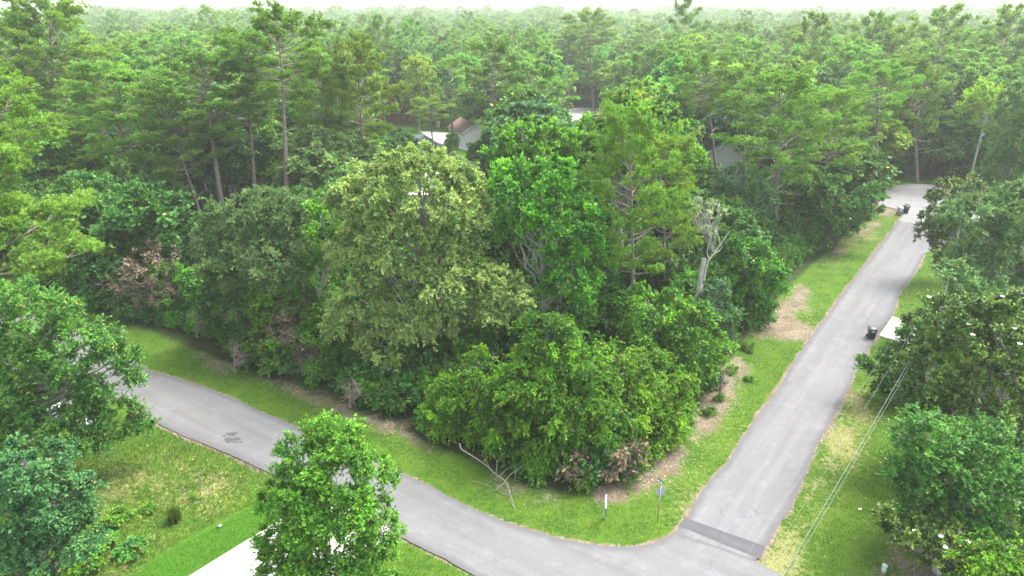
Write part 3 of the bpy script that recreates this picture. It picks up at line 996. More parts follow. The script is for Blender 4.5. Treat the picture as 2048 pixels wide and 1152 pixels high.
# left foreground
hero('oak_tree', 'green oak with pale bare twigs overhanging the left end of the cross street', 'oak', 'greenoak', (60, 940),
     [(60, 615, 84, 52, 0), (150, 695, 76, 60, 0), (40, 735, 90, 80, 0), (215, 745, 56, 44, 0), (120, 800, 84, 60, 0), (225, 845, 60, 38, 0), (20, 860, 70, 60, 0), (150, 860, 70, 50, -1), (280, 862, 26, 16, .5), (258, 730, 24, 20, .5), (130, 812, 54, 34, 1), (90, 800, 50, 40, 1)], 41, .3, 34)
hero('oak_tree', 'blue-green dense oak in the bottom left corner of the weedy lot', 'oak', 'blueoak', (40, 1195),
     [(60, 940, 72, 58, 0), (20, 1030, 84, 80, 0), (110, 1000, 60, 58, 0), (95, 1090, 80, 66, 0), (150, 1060, 40, 50, -.3), (30, 1120, 80, 60, -.5), (165, 985, 26, 28, .5)], 42, .3, 6)
hero('street_tree', 'rounded leafy green street tree with yellow tips between the cross street and the white driveway', 'tree', 'street', (655, 1215),
     [(655, 955, 84, 80, 0), (690, 885, 58, 44, 0), (605, 915, 50, 44, 0), (570, 990, 48, 56, 0), (745, 960, 46, 50, 0), (760, 1055, 38, 56, 0), (560, 1085, 46, 56, 0), (650, 1085, 100, 86, 0), (650, 860, 34, 24, 0), (745, 1130, 50, 40, 0), (600, 1140, 80, 50, 0), (700, 1030, 62, 60, -1.0), (615, 1030, 60, 62, -1.0), (655, 1120, 90, 60, -1.0), (690, 960, 50, 50, -.8)], 43, .12, 0)
# right foreground
_, MC, ML = hero('magnolia_tree', 'large dark glossy magnolia dotted with white flowers at the right edge', 'magnolia', 'magnolia', (1975, 930),
     [(1960, 670, 88, 70, 0), (1870, 745, 72, 64, 0), (2015, 780, 96, 92, 0), (1915, 840, 84, 78, -.5), (1875, 640, 46, 40, .3), (2045, 650, 70, 66, 0), (2000, 890, 84, 70, -.5), (1840, 800, 40, 40, 0)], 51, .28, 16)
hero('oak_tree', 'spreading oak reaching its left branch over the side street, in front of the pale apron', 'oak', 'greenoak', (1850, 800),
     [(1765, 730, 34, 18, 0), (1825, 715, 50, 32, 0), (1722, 728, 16, 8, 0), (1855, 672, 46, 28, 0), (1765, 760, 26, 16, 0), (1800, 775, 46, 36, 0), (1880, 625, 30, 22, 0)], 52, .2, 14)
hero('oak_tree', 'dense dark green oak beside the lawn at the lower right, below the magnolia', 'oak', 'greenoak', (1925, 1085),
     [(1875, 950, 76, 56, 0), (1960, 970, 88, 74, 0), (1830, 1010, 44, 44, 0), (2030, 1030, 80, 74, 0), (1825, 880, 40, 44, .5), (1900, 1030, 70, 56, 0), (1870, 870, 60, 46, .5), (1960, 890, 70, 50, .5)], 53, .25, 16)
_, MC2, ML2 = hero('magnolia_tree', 'small glossy magnolia over the leaf-strewn bed at the bottom right', 'magnolia', 'magnolia', (1875, 1145),
     [(1790, 1050, 34, 30, 0), (1850, 1085, 50, 36, 0), (1900, 1100, 50, 44, 0)], 54, .15, 4)
hero('bright_shrub_tree', 'bright yellow-green bushy tree in the bottom right corner', 'tree', 'elm', (2030, 1240),
     [(1985, 1125, 52, 40, 0), (2050, 1140, 56, 50, 0), (1960, 1160, 40, 30, 0)], 55, .12, 4)
hero('oak_tree', 'soft grey-green oak at the right edge above the magnolia', 'oak', 'softoak', (2030, 650),
     [(1950, 440, 60, 42, 0), (2000, 510, 70, 54, 0), (1930, 530, 50, 40, 0), (2045, 425, 56, 60, 0), (1985, 590, 70, 40, 0), (1915, 592, 26, 18, 0), (2050, 570, 60, 50, 0)], 56, .28, 12)
hero('magnolia_tree', 'dark open-branched magnolia in front of the pale turning circle', 'magnolia', 'magnolia', (1930, 560),
     [(1890, 392, 34, 26, 0), (1868, 445, 26, 30, 0), (1905, 480, 34, 32, 0), (1935, 385, 34, 32, 0), (1850, 470, 14, 12, 0), (1905, 430, 26, 30, 0)], 57, .18, 6)
hero('oak_tree', 'soft grey-green oak behind the utility pole at the right edge', 'oak', 'softoak', (2010, 450),
     [(2012, 262, 44, 44, 0), (2050, 300, 50, 60, 0), (2020, 335, 44, 40, 0), (2050, 205, 44, 44, 0), (2010, 385, 36, 30, 0)], 58, .28, 6)
hero('yellow_green_tree', 'small bright yellow-green tree above the utility pole', 'tree', 'yellow', (1985, 375),
     [(1965, 192, 30, 26, 0), (1985, 215, 30, 26, 0), (1940, 215, 22, 18, 0)], 59, .15)

hero('oak_tree', 'soft grey-green oak lobe between the two right-hand magnolias', 'oak', 'softoak', (1975, 720),
     [(1900, 560, 36, 28, 0), (1955, 600, 54, 38, 0), (2005, 640, 60, 40, 0), (1900, 620, 34, 24, 0), (1950, 640, 50, 34, 0)], 60, .2, 8)
# magnolia blossoms: a few white cups on the crown surface, one part of the tree
fr = random.Random(8)
for cc, root, cnt in ((MC, 'magnolia_tree', 15), (MC2, 'magnolia_tree.001', 5)):
    r = bpy.data.objects[root]
    ctr = cc.mean(0)
    front = sorted(range(len(cc)), key=lambda i: cc[i][1] * .8 - cc[i][2] + fr.random() * 5)[:90]
    for i in fr.sample(front, cnt):
        mb = MB()
        p = cc[i] + np.array([0, -.35, .35])
        for a in range(6):
            th = a * 1.047
            d = np.array([math.cos(th), math.sin(th), 0]); s_ = np.array([-d[1], d[0], 0])
            mb.add([p, p + d * .09 + s_ * .05 + (0, 0, .03), p + d * .15 + (0, 0, .10), p + d * .09 - s_ * .05 + (0, 0, .03)], [(0, 1, 2, 3)])
        mb.build('flower', M['petal'], r)

# ------------------------------------------------------------------ pines
PP = [make_pine(101, 26, .56, 5.2, nb=42), make_pine(102, 22, .45, 5.4, nb=46), make_pine(103, 27, .68, 5.6, nb=36), make_pine(104, 20, .38, 5.0, nb=48)]
PF = [make_pine(111, 22, .42, 5.0, 'pine_far', nb=34, tuft=8, blade=.34, bw=.15, dens=.8), make_pine(112, 20, .36, 4.8, 'pine_far', nb=34, tuft=8, blade=.34, bw=.15, dens=.8), make_pine(113, 23, .52, 5.2, 'pine_far', nb=32, tuft=8, blade=.34, bw=.15, dens=.8)]
HP = [  # proto, base, vtop, rpx, utop, rz, label
    (2, (578, 470), 52, 108, 552, .3, 'tall flat-topped pine with a long bare straight trunk, the second tallest at the left'),
    (0, (452, 470), 128, 115, 392, 1.3, 'bright green pine whose pale trunk leans left, before the tall flat-topped pine'),
    (0, (514, 450), 92, 80, 478, 2.2, 'pine with a slim straight trunk between the pale leaning pine and the tall flat-topped pine'),
    (1, (418, 480), 200, 84, 335, 3.0, 'shorter pine whose dark trunk leans left, left of the pale leaning trunk'),
    (1, (276, 470), 150, 112, 222, 4.1, 'broad pine with many bare grey stubs, right of the left foreground pine'),
    (0, (122, 430), 20, 92, 112, 5.2, 'tallest pine at the upper left, standing above the horizon forest'),
    (3, (165, 450), 250, 90, 150, .9, 'low spreading pine under the tallest upper left pine'),
    (1, (735, 440), 96, 80, 722, 1.8, 'dark rounded pine left of the brick house and the bright yellow-green tree'),
    (0, (992, 350), 96, 70, 984, 2.6, 'pine in the middle with its trunk just above the beige garage gable'),
    (2, (1188, 220), 36, 58, 1180, 3.3, 'tall lone pine beside the far pale road'),
    (3, (1268, 715), 250, 104, 1262, .4, 'front middle pine with its trunk seen in the gap right of the vine-hung tree'),
    (3, (1330, 640), 300, 84, 1330, 2.4, 'dense drooping pine right behind the front middle pine'),
    (3, (1550, 500), 168, 108, 1562, 1.5, 'large full pine with a thick trunk above the middle of the side verge'),
    (1, (1640, 470), 200, 84, 1655, 5.0, 'full pine right of the large one with the thick trunk'),
    (2, (1752, 410), 150, 84, 1765, 3.9, 'pine with a short bare leaning trunk left of the turning circle'),
    (2, (1440, 400), 132, 70, 1400, .1, 'pine standing in front of the white house gable'),
    (3, (1700, 445), 290, 66, 1705, 2.0, 'bushy pine at the wooded edge left of the far bins'),
    (0, (45, 440), 60, 84, 35, 3.5, 'pine at the far left edge behind the foreground pine'),
    (1, (640, 440), 150, 60, 640, 4.4, 'slim pine between the tall flat-topped pine and the dark rounded pine'),
    (2, (1486, 420), 150, 70, 1500, 2.9, 'pine right of the white house gable'),
    (2, (868, 330), 205, 46, 862, 2.9, 'small pine in front of the brick mailbox and lawn'),
    (3, (1835, 365), 130, 70, 1825, 1.2, 'dark pine behind the turning circle'),
]
for k, b, vt, r, ut, rz, lab in HP:
    put_px(PP[k], b, vt, lab, r, ut, rz=rz, cat='pine tree')
# left foreground pine: trunk left of the frame, branches reach in
LP = make_pine(120, 20, .30, 7.6, 'pine_bright', nb=48, tuft=18, blade=.24, bw=.05, dens=1.5)
X, Y = G(-25, 792)
put(LP, X, Y, 22.4, 'close pine reaching in from the left edge with long pale branches', 'pine tree', rz=.5, sxy=1.2)
FP = [  # far pines on the ridge line at the right and behind
    (1590, 300, 44, 44), (1700, 290, 38, 50), (1745, 300, 62, 44), (1832, 300, 34, 60), (1870, 290, 70, 50), (1958, 290, 30, 56), (2010, 300, 60, 50),
    (770, 250, 42, 34), (830, 245, 52, 34), (60, 330, 62, 50), (190, 320, 50, 46), (330, 320, 86, 56), (640, 300, 92, 60), (905, 290, 120, 44), (1330, 300, 96, 56), (1470, 300, 92, 60), (1060, 250, 66, 30), (1900, 320, 110, 70), (1780, 320, 105, 60), (1660, 330, 105, 66)]
def where(u):
    for lim, s in ((260, 'behind the tallest upper left pine'), (480, 'behind the leaning pine trunks'), (690, 'around the tall flat-topped pine'), (860, 'behind the dark rounded pine'), (1080, 'by the back lawn and garage'),
                   (1260, 'near the far pale road'), (1500, 'behind the white house gable'), (1720, 'behind the thick-trunked pine'), (1880, 'behind the turning circle'), (9999, 'behind the utility pole')):
        if u < lim: return s


FP = [  # far pines on the ridge line at the right and behind
    (1590, 300, 44, 44), (1700, 290, 38, 50), (1745, 300, 62, 44), (1832, 300, 30, 60), (1870, 290, 70, 50), (1958, 290, 28, 56), (2010, 300, 60, 50),
    (770, 250, 42, 34), (830, 245, 52, 34), (60, 330, 62, 50), (190, 320, 50, 46), (330, 320, 86, 56), (640, 300, 92, 60), (905, 290, 120, 44), (1330, 300, 96, 56), (1470, 300, 92, 60), (1060, 250, 66, 30), (1900, 320, 110, 70), (1780, 320, 105, 60), (1660, 330, 105, 66)]
for i, (u, vb, vt, r) in enumerate(FP):
    put_px(PF[i % 3], (u, vb), vt, 'distant pine with its crown above the forest, ' + where(u), r, cat='pine tree', group='pines rising above the distant forest')

# ------------------------------------------------------------------ forest fill, kinds shared by copies
def lob(seed, H, R, n=7, z0=.42):
    r = np.random.default_rng(seed)
    L = [(0, 0, H * .72, R * .62, R * .62, H * .25)]
    for i in range(n):
        a = i * 6.28 / n + r.normal(0, .3)
        q = r.uniform(.38, .68)
        z = r.uniform(z0, .78) * H
        s = r.uniform(.38, .56) * R
        L.append((math.cos(a) * R * q, math.sin(a) * R * q, z, s, s, s * r.uniform(.75, 1.1)))
    L.append((r.normal(0, .3), r.normal(0, .3), H - R * .33, R * .42, R * .42, R * .33))
    return L


bs = dict(lod=.30, nlimb=8)
BR = [make_broad(201, 'gum', 16, lob(1, 16, 4.6), mat='mixed', **bs), make_broad(202, 'greenoak', 15, lob(2, 15, 5.2, 8), mat='mixed', lod=.22, nlimb=8), make_broad(203, 'softoak', 16, lob(3, 16, 5.4), **bs),
      make_broad(204, 'gum', 17, lob(4, 17, 4.2, 6), **bs), make_broad(205, 'dark', 14, lob(5, 14, 4.8), mat='greenoak', **bs), make_broad(206, 'oak', 15, lob(6, 15, 5.0), mat='mixed', **bs), make_broad(207, 'blueoak', 15, lob(7, 15, 4.8), lod=.16, nlimb=8)]
for b in BR: b['R'] = 5.0
UN = [make_broad(211, 'dark', 8, lob(11, 8, 3.2, 6, .3), name='understory_tree', lod=.7, trunk_r=.1, nlimb=8), make_broad(212, 'vine', 9, lob(12, 9, 3.0, 6, .3), name='understory_tree', lod=.6, trunk_r=.1, mat='vine', nlimb=8),
      make_broad(213, 'dark', 8, lob(13, 8, 3.4, 7, .25), name='understory_tree', lod=.7, trunk_r=.1, nlimb=8), make_broad(214, 'dark', 9, lob(14, 9, 3.0, 6, .3), name='understory_tree', lod=.6, trunk_r=.1, mat='greenoak', nlimb=8)]
SH = [make_broad(221, 'dark', 2.6, [(0, 0, 1.2, 1.5, 1.4, 1.3), (.9, .3, .9, 1.0, 1.0, .9), (-.9, -.2, .9, 1.0, .9, .9)], name='shrub', lod=1.1, trunk_r=.04, cat='shrub', nlimb=6),
      make_broad(222, 'vine', 2.8, [(0, 0, 1.3, 1.3, 1.4, 1.3), (-.8, .5, 1.0, 1.1, 1.0, 1.0), (.8, -.4, .8, 1.1, 1.0, .8)], name='shrub', lod=1.1, trunk_r=.04, cat='shrub', nlimb=6),
      make_broad(223, 'dark', 3.0, [(0, 0, 1.5, 1.2, 1.2, 1.5), (.7, .6, .9, 1.1, 1.1, .9), (-.7, .4, 1.1, 1.0, 1.0, 1.0)], name='shrub', lod=1.1, trunk_r=.04, cat='shrub', mat='greenoak', nlimb=6),
      make_broad(224, 'elm', 2.4, [(0, 0, 1.1, 1.3, 1.3, 1.1), (.8, .2, .8, 1.0, 1.0, .8)], name='shrub', lod=.8, trunk_r=.04, cat='shrub', mat='vine', nlimb=6)]

KEEP = [  # pixel windows kept open: u0, v0, u1, v1, nothing nearer than Y may rise into them
    (862, 238, 925, 290, 168), (930, 248, 975, 290, 148), (855, 275, 960, 345, 126), (1140, 205, 1205, 240, 200), (1418, 290, 1468, 358, 119), (800, 345, 890, 385, 112),
    (1770, 362, 1915, 440, 116), (1495, 368, 1545, 384, 108), (768, 205, 856, 240, 180),
    (545, 190, 595, 385, 92), (425, 300, 460, 430, 92), (488, 240, 520, 385, 95), (360, 320, 425, 470, 92), (1540, 300, 1570, 480, 84), (1880, 230, 1960, 330, 112)]
placed = []
fr = random.Random(77)
npine = nbroad = 0
Y = 52.0
spots = []
while Y < 262:
    sp_ = 4.4 if Y < 78 else 5.6 if Y < 110 else (7.4 if Y < 180 else 8.2)
    hw = Y * .80 + 14
    x = -hw
    while x < hw:
        spots.append((x + fr.uniform(-.38, .38) * sp_, Y + fr.uniform(-.4, .4) * sp_))
        x += sp_
    Y += sp_ * .92
wd = []
for (X, Y) in spots:
    a = np.array([X]); b = np.array([Y])
    ins = inside(a, b, woods)[0]
    if not ins: continue
    d = polydist(a, b, woods)[0]
    dr = min(polydist(a, b, side_poly)[0], polydist(a, b, cross_poly)[0])
    if d < 2.5 or dr < 4.5: continue
    wd.append((X, Y, d))
for (X, Y, d) in wd:
    if Y < 92:
        H = fr.uniform(6.5, 11.5) if Y > 66 else fr.uniform(4, 7.5); kind = 'u'
    elif Y < 125:
        H = fr.uniform(12, 17.5); kind = 'b'
    else:
        H = min(21.5, max(12, fr.gauss(16.5, 2.2))); kind = 'b'
    pine = Y > 100 and fr.random() < (.20 if X < 60 else .28)
    if pine: H = fr.uniform(16, 21.5)
    ok = True
    for (u0, v0, u1, v1, yy) in KEEP:
        if Y < yy:
            u, v, s = px2(X, Y, H)
            ub, vb, sb = px2(X, Y, 0)
            R = .30 * H if not pine else .22 * H
            if u + R * s > u0 - 3 and u - R * s < u1 + 3 and v < v1 and vb > v0:
                # may a lower tree stand here?
                ok = False
                for q in (.7, .5, .35):
                    if px2(X, Y, H * q)[1] > v1 + 4 and H * q > 3.5:
                        H *= q; ok = True; pine = False; break
                if not ok: break
    if not ok: continue
    if H < 11.5 and Y < 130:
        p = fr.choice(UN); lab = 'dark low tree inside the wood, ' + where(px2(X, Y, H)[0]); gp = 'understory trees in the wood'
        if Y >= 92: lab = 'low leafy tree between the taller trees, ' + where(px2(X, Y, H)[0])
        put(p, X, Y, H, lab, 'tree', gp, sxy=fr.uniform(.95, 1.3))
    elif pine and npine < 220:
        npine += 1
        p = fr.choice(PF if Y > 115 else PP[:2] + PF)
        z = ('nearer' if Y < 170 else 'far hazy') + ' forest pine ' + where(px2(X, Y, H)[0])
        put(p, X, Y, H, z, 'pine tree', 'pines of the forest behind', sxy=fr.uniform(1.0, 1.35))
    elif nbroad < 290:
        nbroad += 1
        p = fr.choice(BR)
        z = ('nearer' if Y < 170 else 'far hazy') + ' leafy forest tree ' + where(px2(X, Y, H)[0])
        put(p, X, Y, H, z, 'tree', 'broadleaf trees of the forest behind', sxy=fr.uniform(1.0, 1.4))
    else:
        placed.append((X, Y, H))
print('pines', npine, 'broad', nbroad, 'to far', len(placed))
hero('yellow_green_tree', 'bright yellow-green tree standing out behind the dark rounded pine left of the middle', 'tree', 'yellow', (838, 262),
     [(838, 140, 32, 26, 0), (818, 178, 26, 28, 0), (856, 172, 24, 28, 0), (838, 205, 28, 24, 0)], 61, .25, lod=.5)
hero('yellow_green_tree', 'bright yellow-green tree top above the pines right of the middle', 'tree', 'yellow', (1385, 245),
     [(1388, 95, 30, 20, 0), (1370, 122, 24, 22, 0), (1402, 120, 24, 22, 0)], 62, .25, lod=.5)
for i in range(34):
    a = R_(-62 + 232 * i / 33); q = CULC + (CULR + fr.uniform(4.0, 5.2) + (i % 3) * 2.6) * np.array([math.cos(a), math.sin(a)])
    if q[1] < 96 and q[0] < 74: continue
    put(fr.choice(UN), q[0], q[1], fr.uniform(5, 9.5), 'dark leafy tree in the curtain of low trees round the turning circle', 'tree', 'low trees round the turning circle', sxy=1.2)
for (u, v, vt, k, r, lab) in ((2040, 470, 196, 2, 54, 'soft pale green tree top at the right edge above the oaks'), (2005, 400, 178, 0, 44, 'leafy green tree right of the small bright yellow-green tree'), (1900, 345, 150, 3, 40, 'leafy green tree left of the small bright yellow-green tree'), (955, 352, 282, 4, 22, 'small dark tree before the right half of the beige garage'), (1180, 262, 222, 0, 26, 'small leafy tree before the near edge of the far pale road'), (1010, 350, 268, 4, 44, 'dark round-topped tree right of the beige garage gable'), (985, 372, 300, 6, 30, 'small dark tree at the right end of the board fence'), (905, 330, 262, 4, 20, 'small dark tree rising in front of the garage drive'),
        (800, 330, 255, 4, 40, 'dark tree left of the board fence'), (1120, 300, 232, 0, 44, 'leafy tree before the orange-brown roof'), (1050, 310, 236, 5, 40, 'pale leafy tree between the garage and the orange-brown roof'), (1400, 395, 318, 4, 40, 'dark tree at the left foot of the white house gable'),
        (940, 372, 322, 2, 30, 'grey-green tree top behind the right of the pale oak'), (780, 372, 300, 0, 50, 'leafy green tree behind the left of the pale oak'), (690, 420, 320, 0, 56, 'bright leafy tree under the dark rounded pine')):
    put_px(BR[k], (u, v), vt, lab, r, cat='tree', rz=u * .1)

# ------------------------------------------------------------------ far forest: one uncountable mass
r = np.random.default_rng(9)
pts, scl, rot, idx = [], [], [], []
def ring(y0, y1, sp, sx):
    y = y0
    while y < y1:
        hw = y * .80 + 30
        xs = np.arange(-hw, hw, sp)
        k = len(xs)
        X = xs + r.uniform(-.42, .42, k) * sp
        Y = y + r.uniform(-.42, .42, k) * sp
        H = np.clip(r.normal(15.5, 1.7, k), 11, 18.5) / 16
        for a, b, h in zip(X, Y, H):
            pts.append((a, b, -.1)); scl.append((sx * r.uniform(.9, 1.25), sx * r.uniform(.9, 1.25), h)); rot.append(r.random() * 6.28)
        y += sp * .9
ring(262, 560, 8.6, 1.0)
ring(560, 1100, 11, 1.5)
ring(1100, 2600, 24, 2.8)
ring(2600, 8500, 80, 9.0)
for (a, b, h) in placed:
    pts.append((a, b, -.1)); scl.append((1, 1, h / 16)); rot.append(r.random() * 6.28)
np_ = len(pts)
idx = r.choice([0, 1, 2, 3, 4, 5, 6, 7, 8], np_, p=[.22, .16, .14, .10, .12, .16, .06, .02, .02])
me = bpy.data.meshes.new('far_forest')
me.vertices.add(np_); me.vertices.foreach_set('co', np.array(pts, np.float32).ravel())
at = me.attributes.new('scl', 'FLOAT_VECTOR', 'POINT'); at.data.foreach_set('vector', np.array(scl, np.float32).ravel())
rv = np.zeros((np_, 3), np.float32); rv[:, 2] = rot
at = me.attributes.new('rotv', 'FLOAT_VECTOR', 'POINT'); at.data.foreach_set('vector', rv.ravel())
at = me.attributes.new('pick', 'INT', 'POINT'); at.data.foreach_set('value', idx.astype(np.int32))
ff = bpy.data.objects.new('far_forest', me); SC.collection.objects.link(ff)
tag(ff, 'hazy green forest canopy reaching to the horizon', 'forest', kind='stuff')
ng = bpy.data.node_groups.new('far_forest', 'GeometryNodeTree')
ng.interface.new_socket('Geometry', in_out='INPUT', socket_type='NodeSocketGeometry')
ng.interface.new_socket('Geometry', in_out='OUTPUT', socket_type='NodeSocketGeometry')
gi = ng.nodes.new('NodeGroupInput'); go = ng.nodes.new('NodeGroupOutput')
iop = ng.nodes.new('GeometryNodeInstanceOnPoints')
gti = ng.nodes.new('GeometryNodeJoinGeometry')
srcs = [b.children[0] for b in BR] + [b.children[0] for b in PF[:2]]
for s_ in reversed(srcs):
    assert s_.name.startswith('crown')
    oi = ng.nodes.new('GeometryNodeObjectInfo'); oi.transform_space = 'ORIGINAL'
    oi.inputs['Object'].default_value = s_; oi.inputs['As Instance'].default_value = True
    ng.links.new(oi.outputs['Geometry'], gti.inputs[0])
def nattr(name, ty):
    a = ng.nodes.new('GeometryNodeInputNamedAttribute'); a.data_type = ty; a.inputs['Name'].default_value = name
    return [o for o in a.outputs if o.enabled and o.name == 'Attribute'][0]
ng.links.new(gi.outputs[0], iop.inputs['Points'])
ng.links.new(gti.outputs[0], iop.inputs['Instance'])
iop.inputs['Pick Instance'].default_value = True
ng.links.new(nattr('pick', 'INT'), iop.inputs['Instance Index'])
e2r = ng.nodes.new('FunctionNodeEulerToRotation')
ng.links.new(nattr('rotv', 'FLOAT_VECTOR'), e2r.inputs[0])
ng.links.new(e2r.outputs[0], iop.inputs['Rotation'])
ng.links.new(nattr('scl', 'FLOAT_VECTOR'), iop.inputs['Scale'])
ng.links.new(iop.outputs[0], go.inputs[0])
md = ff.modifiers.new('forest', 'NODES'); md.node_group = ng

# ------------------------------------------------------------------ shrubs along the wood edge
edge = catmull(woods[1:25], .4)
seg = np.concatenate([[0], np.cumsum(np.hypot(*np.diff(edge, axis=0).T))])
fr = random.Random(21)
def along(s):
    i = min(int(np.searchsorted(seg, s)), len(edge) - 1)
    i = max(i, 1)
    d = unit(edge[i] - edge[i - 1])
    return edge[i], np.array([-d[1], d[0]])
s = 2.0
corner = seg[np.argmin(np.hypot(*(edge - G(1200, 990)).T))]
ns = 0
while s < seg[-1] - 2:
    p, nv = along(s)
    for row in range(3):
        off = fr.uniform(1.6, 2.6) + row * 1.9
        q = p + nv * off + np.array([fr.uniform(-.5, .5), fr.uniform(-.5, .5)])
        if not inside(q[:1], q[1:], woods)[0]: continue
        if row == 2 and q[1] > 70: continue
        H = fr.uniform(1.6, 2.6) + row * fr.uniform(.5, 1.1)
        k = fr.choice(SH if s > corner - 14 else SH[:3])
        if s < corner - 8: 
            uu = px2(q[0], q[1], 0)[0]
            wh = 'left of the grey-green tree' if uu < 400 else 'below the grey-green tree' if uu < 610 else 'below the vine column and pale oak' if uu < 860 else 'above the fallen branch'
            lab, gp = 'leafy shrub on the cross street verge, ' + wh, 'shrubs along the cross street verge'
        elif s < corner + 10: lab, gp = 'leafy shrub under the low bright green trees at the front corner of the wood', 'shrubs at the front corner of the wood'
        else: lab, gp = 'leafy shrub on the side street verge, ' + ('before the sandy patch' if q[1] < 52 else 'beside the sandy patch' if q[1] < 66 else 'beyond the sandy patch'), 'shrubs along the side street verge'
        put(k, q[0], q[1], H, lab, 'shrub', gp, sxy=fr.uniform(.7, 1.1)); ns += 1
    s += fr.uniform(1.3, 1.9)
print('shrubs', ns)
# low plants scattered over the grass strip of the side street and weeds in the lot
weeds = [(1500, 700, .8), (1468, 745, .7), (1440, 800, .6), (1415, 830, .7), (1545, 640, .5), (1495, 760, .5)]
for (u, v, h) in weeds:
    X, Y = G(u, v)
    put(SH[3], X, Y, h, 'low green weed clump by the leaf strip at the side street wood edge', 'weeds', 'weed clumps at the side street wood edge', sxy=1.3)
for (u, v, h, k, lab) in ((228, 1052, 1.0, 3, 'bright green weedy bush in the dry lot beside the blue-green oak'), (265, 1108, .9, 2, 'dark leafy weedy bush at the bottom of the lot beside the mown strip'),
                          (180, 1130, 1.1, 1, 'green weedy bush at the bottom edge under the blue-green oak'), (385, 995, .35, 3, 'small green weed tuft in the middle of the dry lot'), (300, 1020, .5, 1, 'grey-green low weed left of the tall grass tuft'),
                          (210, 1090, .8, 1, 'green weedy bush between the two leafy bushes of the lot')):
    X, Y = G(u, v)
    put(SH[k], X, Y, h, lab, 'bush', sxy=1.5)
# dead brush
def brush(name, label, base, spec, seed, n, L, leafy=True):
    rng = np.random.default_rng(seed)
    X0, Y0 = G(*base)
    lobes = px_lobes((X0, Y0), spec)
    t = thing(name, label, 'brush', (X0, Y0, 0))
    if leafy:
        V, F, tint, C = crown(rng, lobes, 'brown', .22, .8)
        mesh_obj('dry_leaves', V, F, M['brownleaf'], t, attrs={'tint': ('FACE', tint)})
    mb = MB()
    i = rng.integers(0, len(lobes), n)
    st = lobes[i, :3] + rng.uniform(-1, 1, (n, 3)) * lobes[i, 3:] * .8
    st[:, 2] = np.maximum(st[:, 2] * .8, .05)
    d = unit(rng.normal(0, 1, (n, 3)) + (0, -.3, .25))
    bare_twigs(mb, rng, st, d, L, .022)
    limb_tubes(mb, rng, (0, 0, 0), lobes[0, :3], .09, st, n_limb=16)
    mb.build('twigs', M['twig'], t)


brush('dead_brush', 'dead brown leafy brush and twigs at the far left end of the wood edge', (300, 640), [(240, 555, 40, 26, 0), (290, 530, 42, 32, 0), (335, 575, 34, 34, 0), (265, 590, 40, 22, 0), (320, 500, 34, 24, 0)], 71, 90, 1.3)
brush('dead_brush', 'dead brown leaves hanging under the front corner clump', (1210, 950), [(1200, 915, 44, 20, -.6), (1160, 935, 36, 16, -1), (1245, 890, 30, 26, -.6), (1235, 930, 30, 14, -.8)], 72, 46, .9)
brush('dead_brush', 'tangle of pale dead branches under the grey-green leaning tree', (610, 745), [(590, 670, 40, 32, 0), (620, 710, 26, 24, -1), (560, 650, 28, 20, 0)], 73, 60, 1.2)
brush('dead_brush', 'brown dead twigs below the low vines left of the sandy bare patch', (1380, 745), [(1370, 725, 26, 18, 0), (1345, 705, 24, 18, 0)], 74, 30, .8)

for i, (u, v, ru, lab) in enumerate(((745, 700, 24, 'pale dead twigs in the dark hollow left of the pale oak trunk'), (700, 760, 22, 'pale dead twigs low in the wood edge below the vine column'), (1045, 655, 26, 'dead twigs below the right lower lobe of the pale oak'),
        (470, 690, 24, 'pale dead twigs low on the wood edge under the left of the grey-green tree'), (1265, 640, 22, 'brown dead twigs beside the foot of the front middle pine'), (395, 620, 22, 'pale dead twigs at the left of the grey-green tree'), (1440, 740, 16, 'dead twigs at the wood edge left of the sandy patch'))):
    brush('dead_twig_clump', lab, (u, v + 55), [(u, v, ru, ru, -.4), (u + 12, v + 16, ru * .6, ru * .6, -.4)], 400 + i, 26, 1.1, False)

# ------------------------------------------------------------------ broken pale snag
def wood_line(mb, rng, pl, r0, r1, k=7):
    pl = catm3(np.array(pl, float), 6)
    mb.tube(pl, np.linspace(r0, r1, len(pl)), k)


def catm3(p, k):
    q = [p[0]]
    for i in range(len(p) - 1):
        p0 = p[max(i - 1, 0)]; p1 = p[i]; p2 = p[i + 1]; p3 = p[min(i + 2, len(p) - 1)]
        for j in range(1, k + 1):
            t = j / k
            q.append(.5 * ((2 * p1) + (-p0 + p2) * t + (2 * p0 - 5 * p1 + 4 * p2 - p3) * t * t + (-p0 + 3 * p1 - 3 * p2 + p3) * t ** 3))
    return np.array(q)


rng = np.random.default_rng(80)
X0, Y0 = G(1400, 690)
t = thing('dead_tree', 'broken pale dead trunk with forked bare limbs at the side street wood edge', 'dead tree', (X0, Y0, 0))
B = np.array([X0, Y0, 0])
mb = MB()
wood_line(mb, rng, [(0, 0, 0), P(1397, 600, Y0) - B, P(1402, 550, Y0) - B, P(1408, 516, Y0) - B], .30, .20)
mb.build('trunk', M['deadwood'], t, smooth=True)
mb = MB()
for line, ra in (([(1408, 560), (1415, 525), (1430, 505), (1447, 480), (1452, 470)], .12), ([(1428, 508), (1440, 500), (1445, 492)], .05), ([(1420, 520), (1414, 505), (1420, 480), (1416, 460)], .06), ([(1440, 490), (1436, 470), (1428, 455)], .04), ([(1447, 480), (1460, 462)], .03)):
    wood_line(mb, rng, [P(u, v, Y0 - .1) - B for u, v in line], ra, .02, 5)
mb.build('branches', M['deadwood'], t, smooth=True)
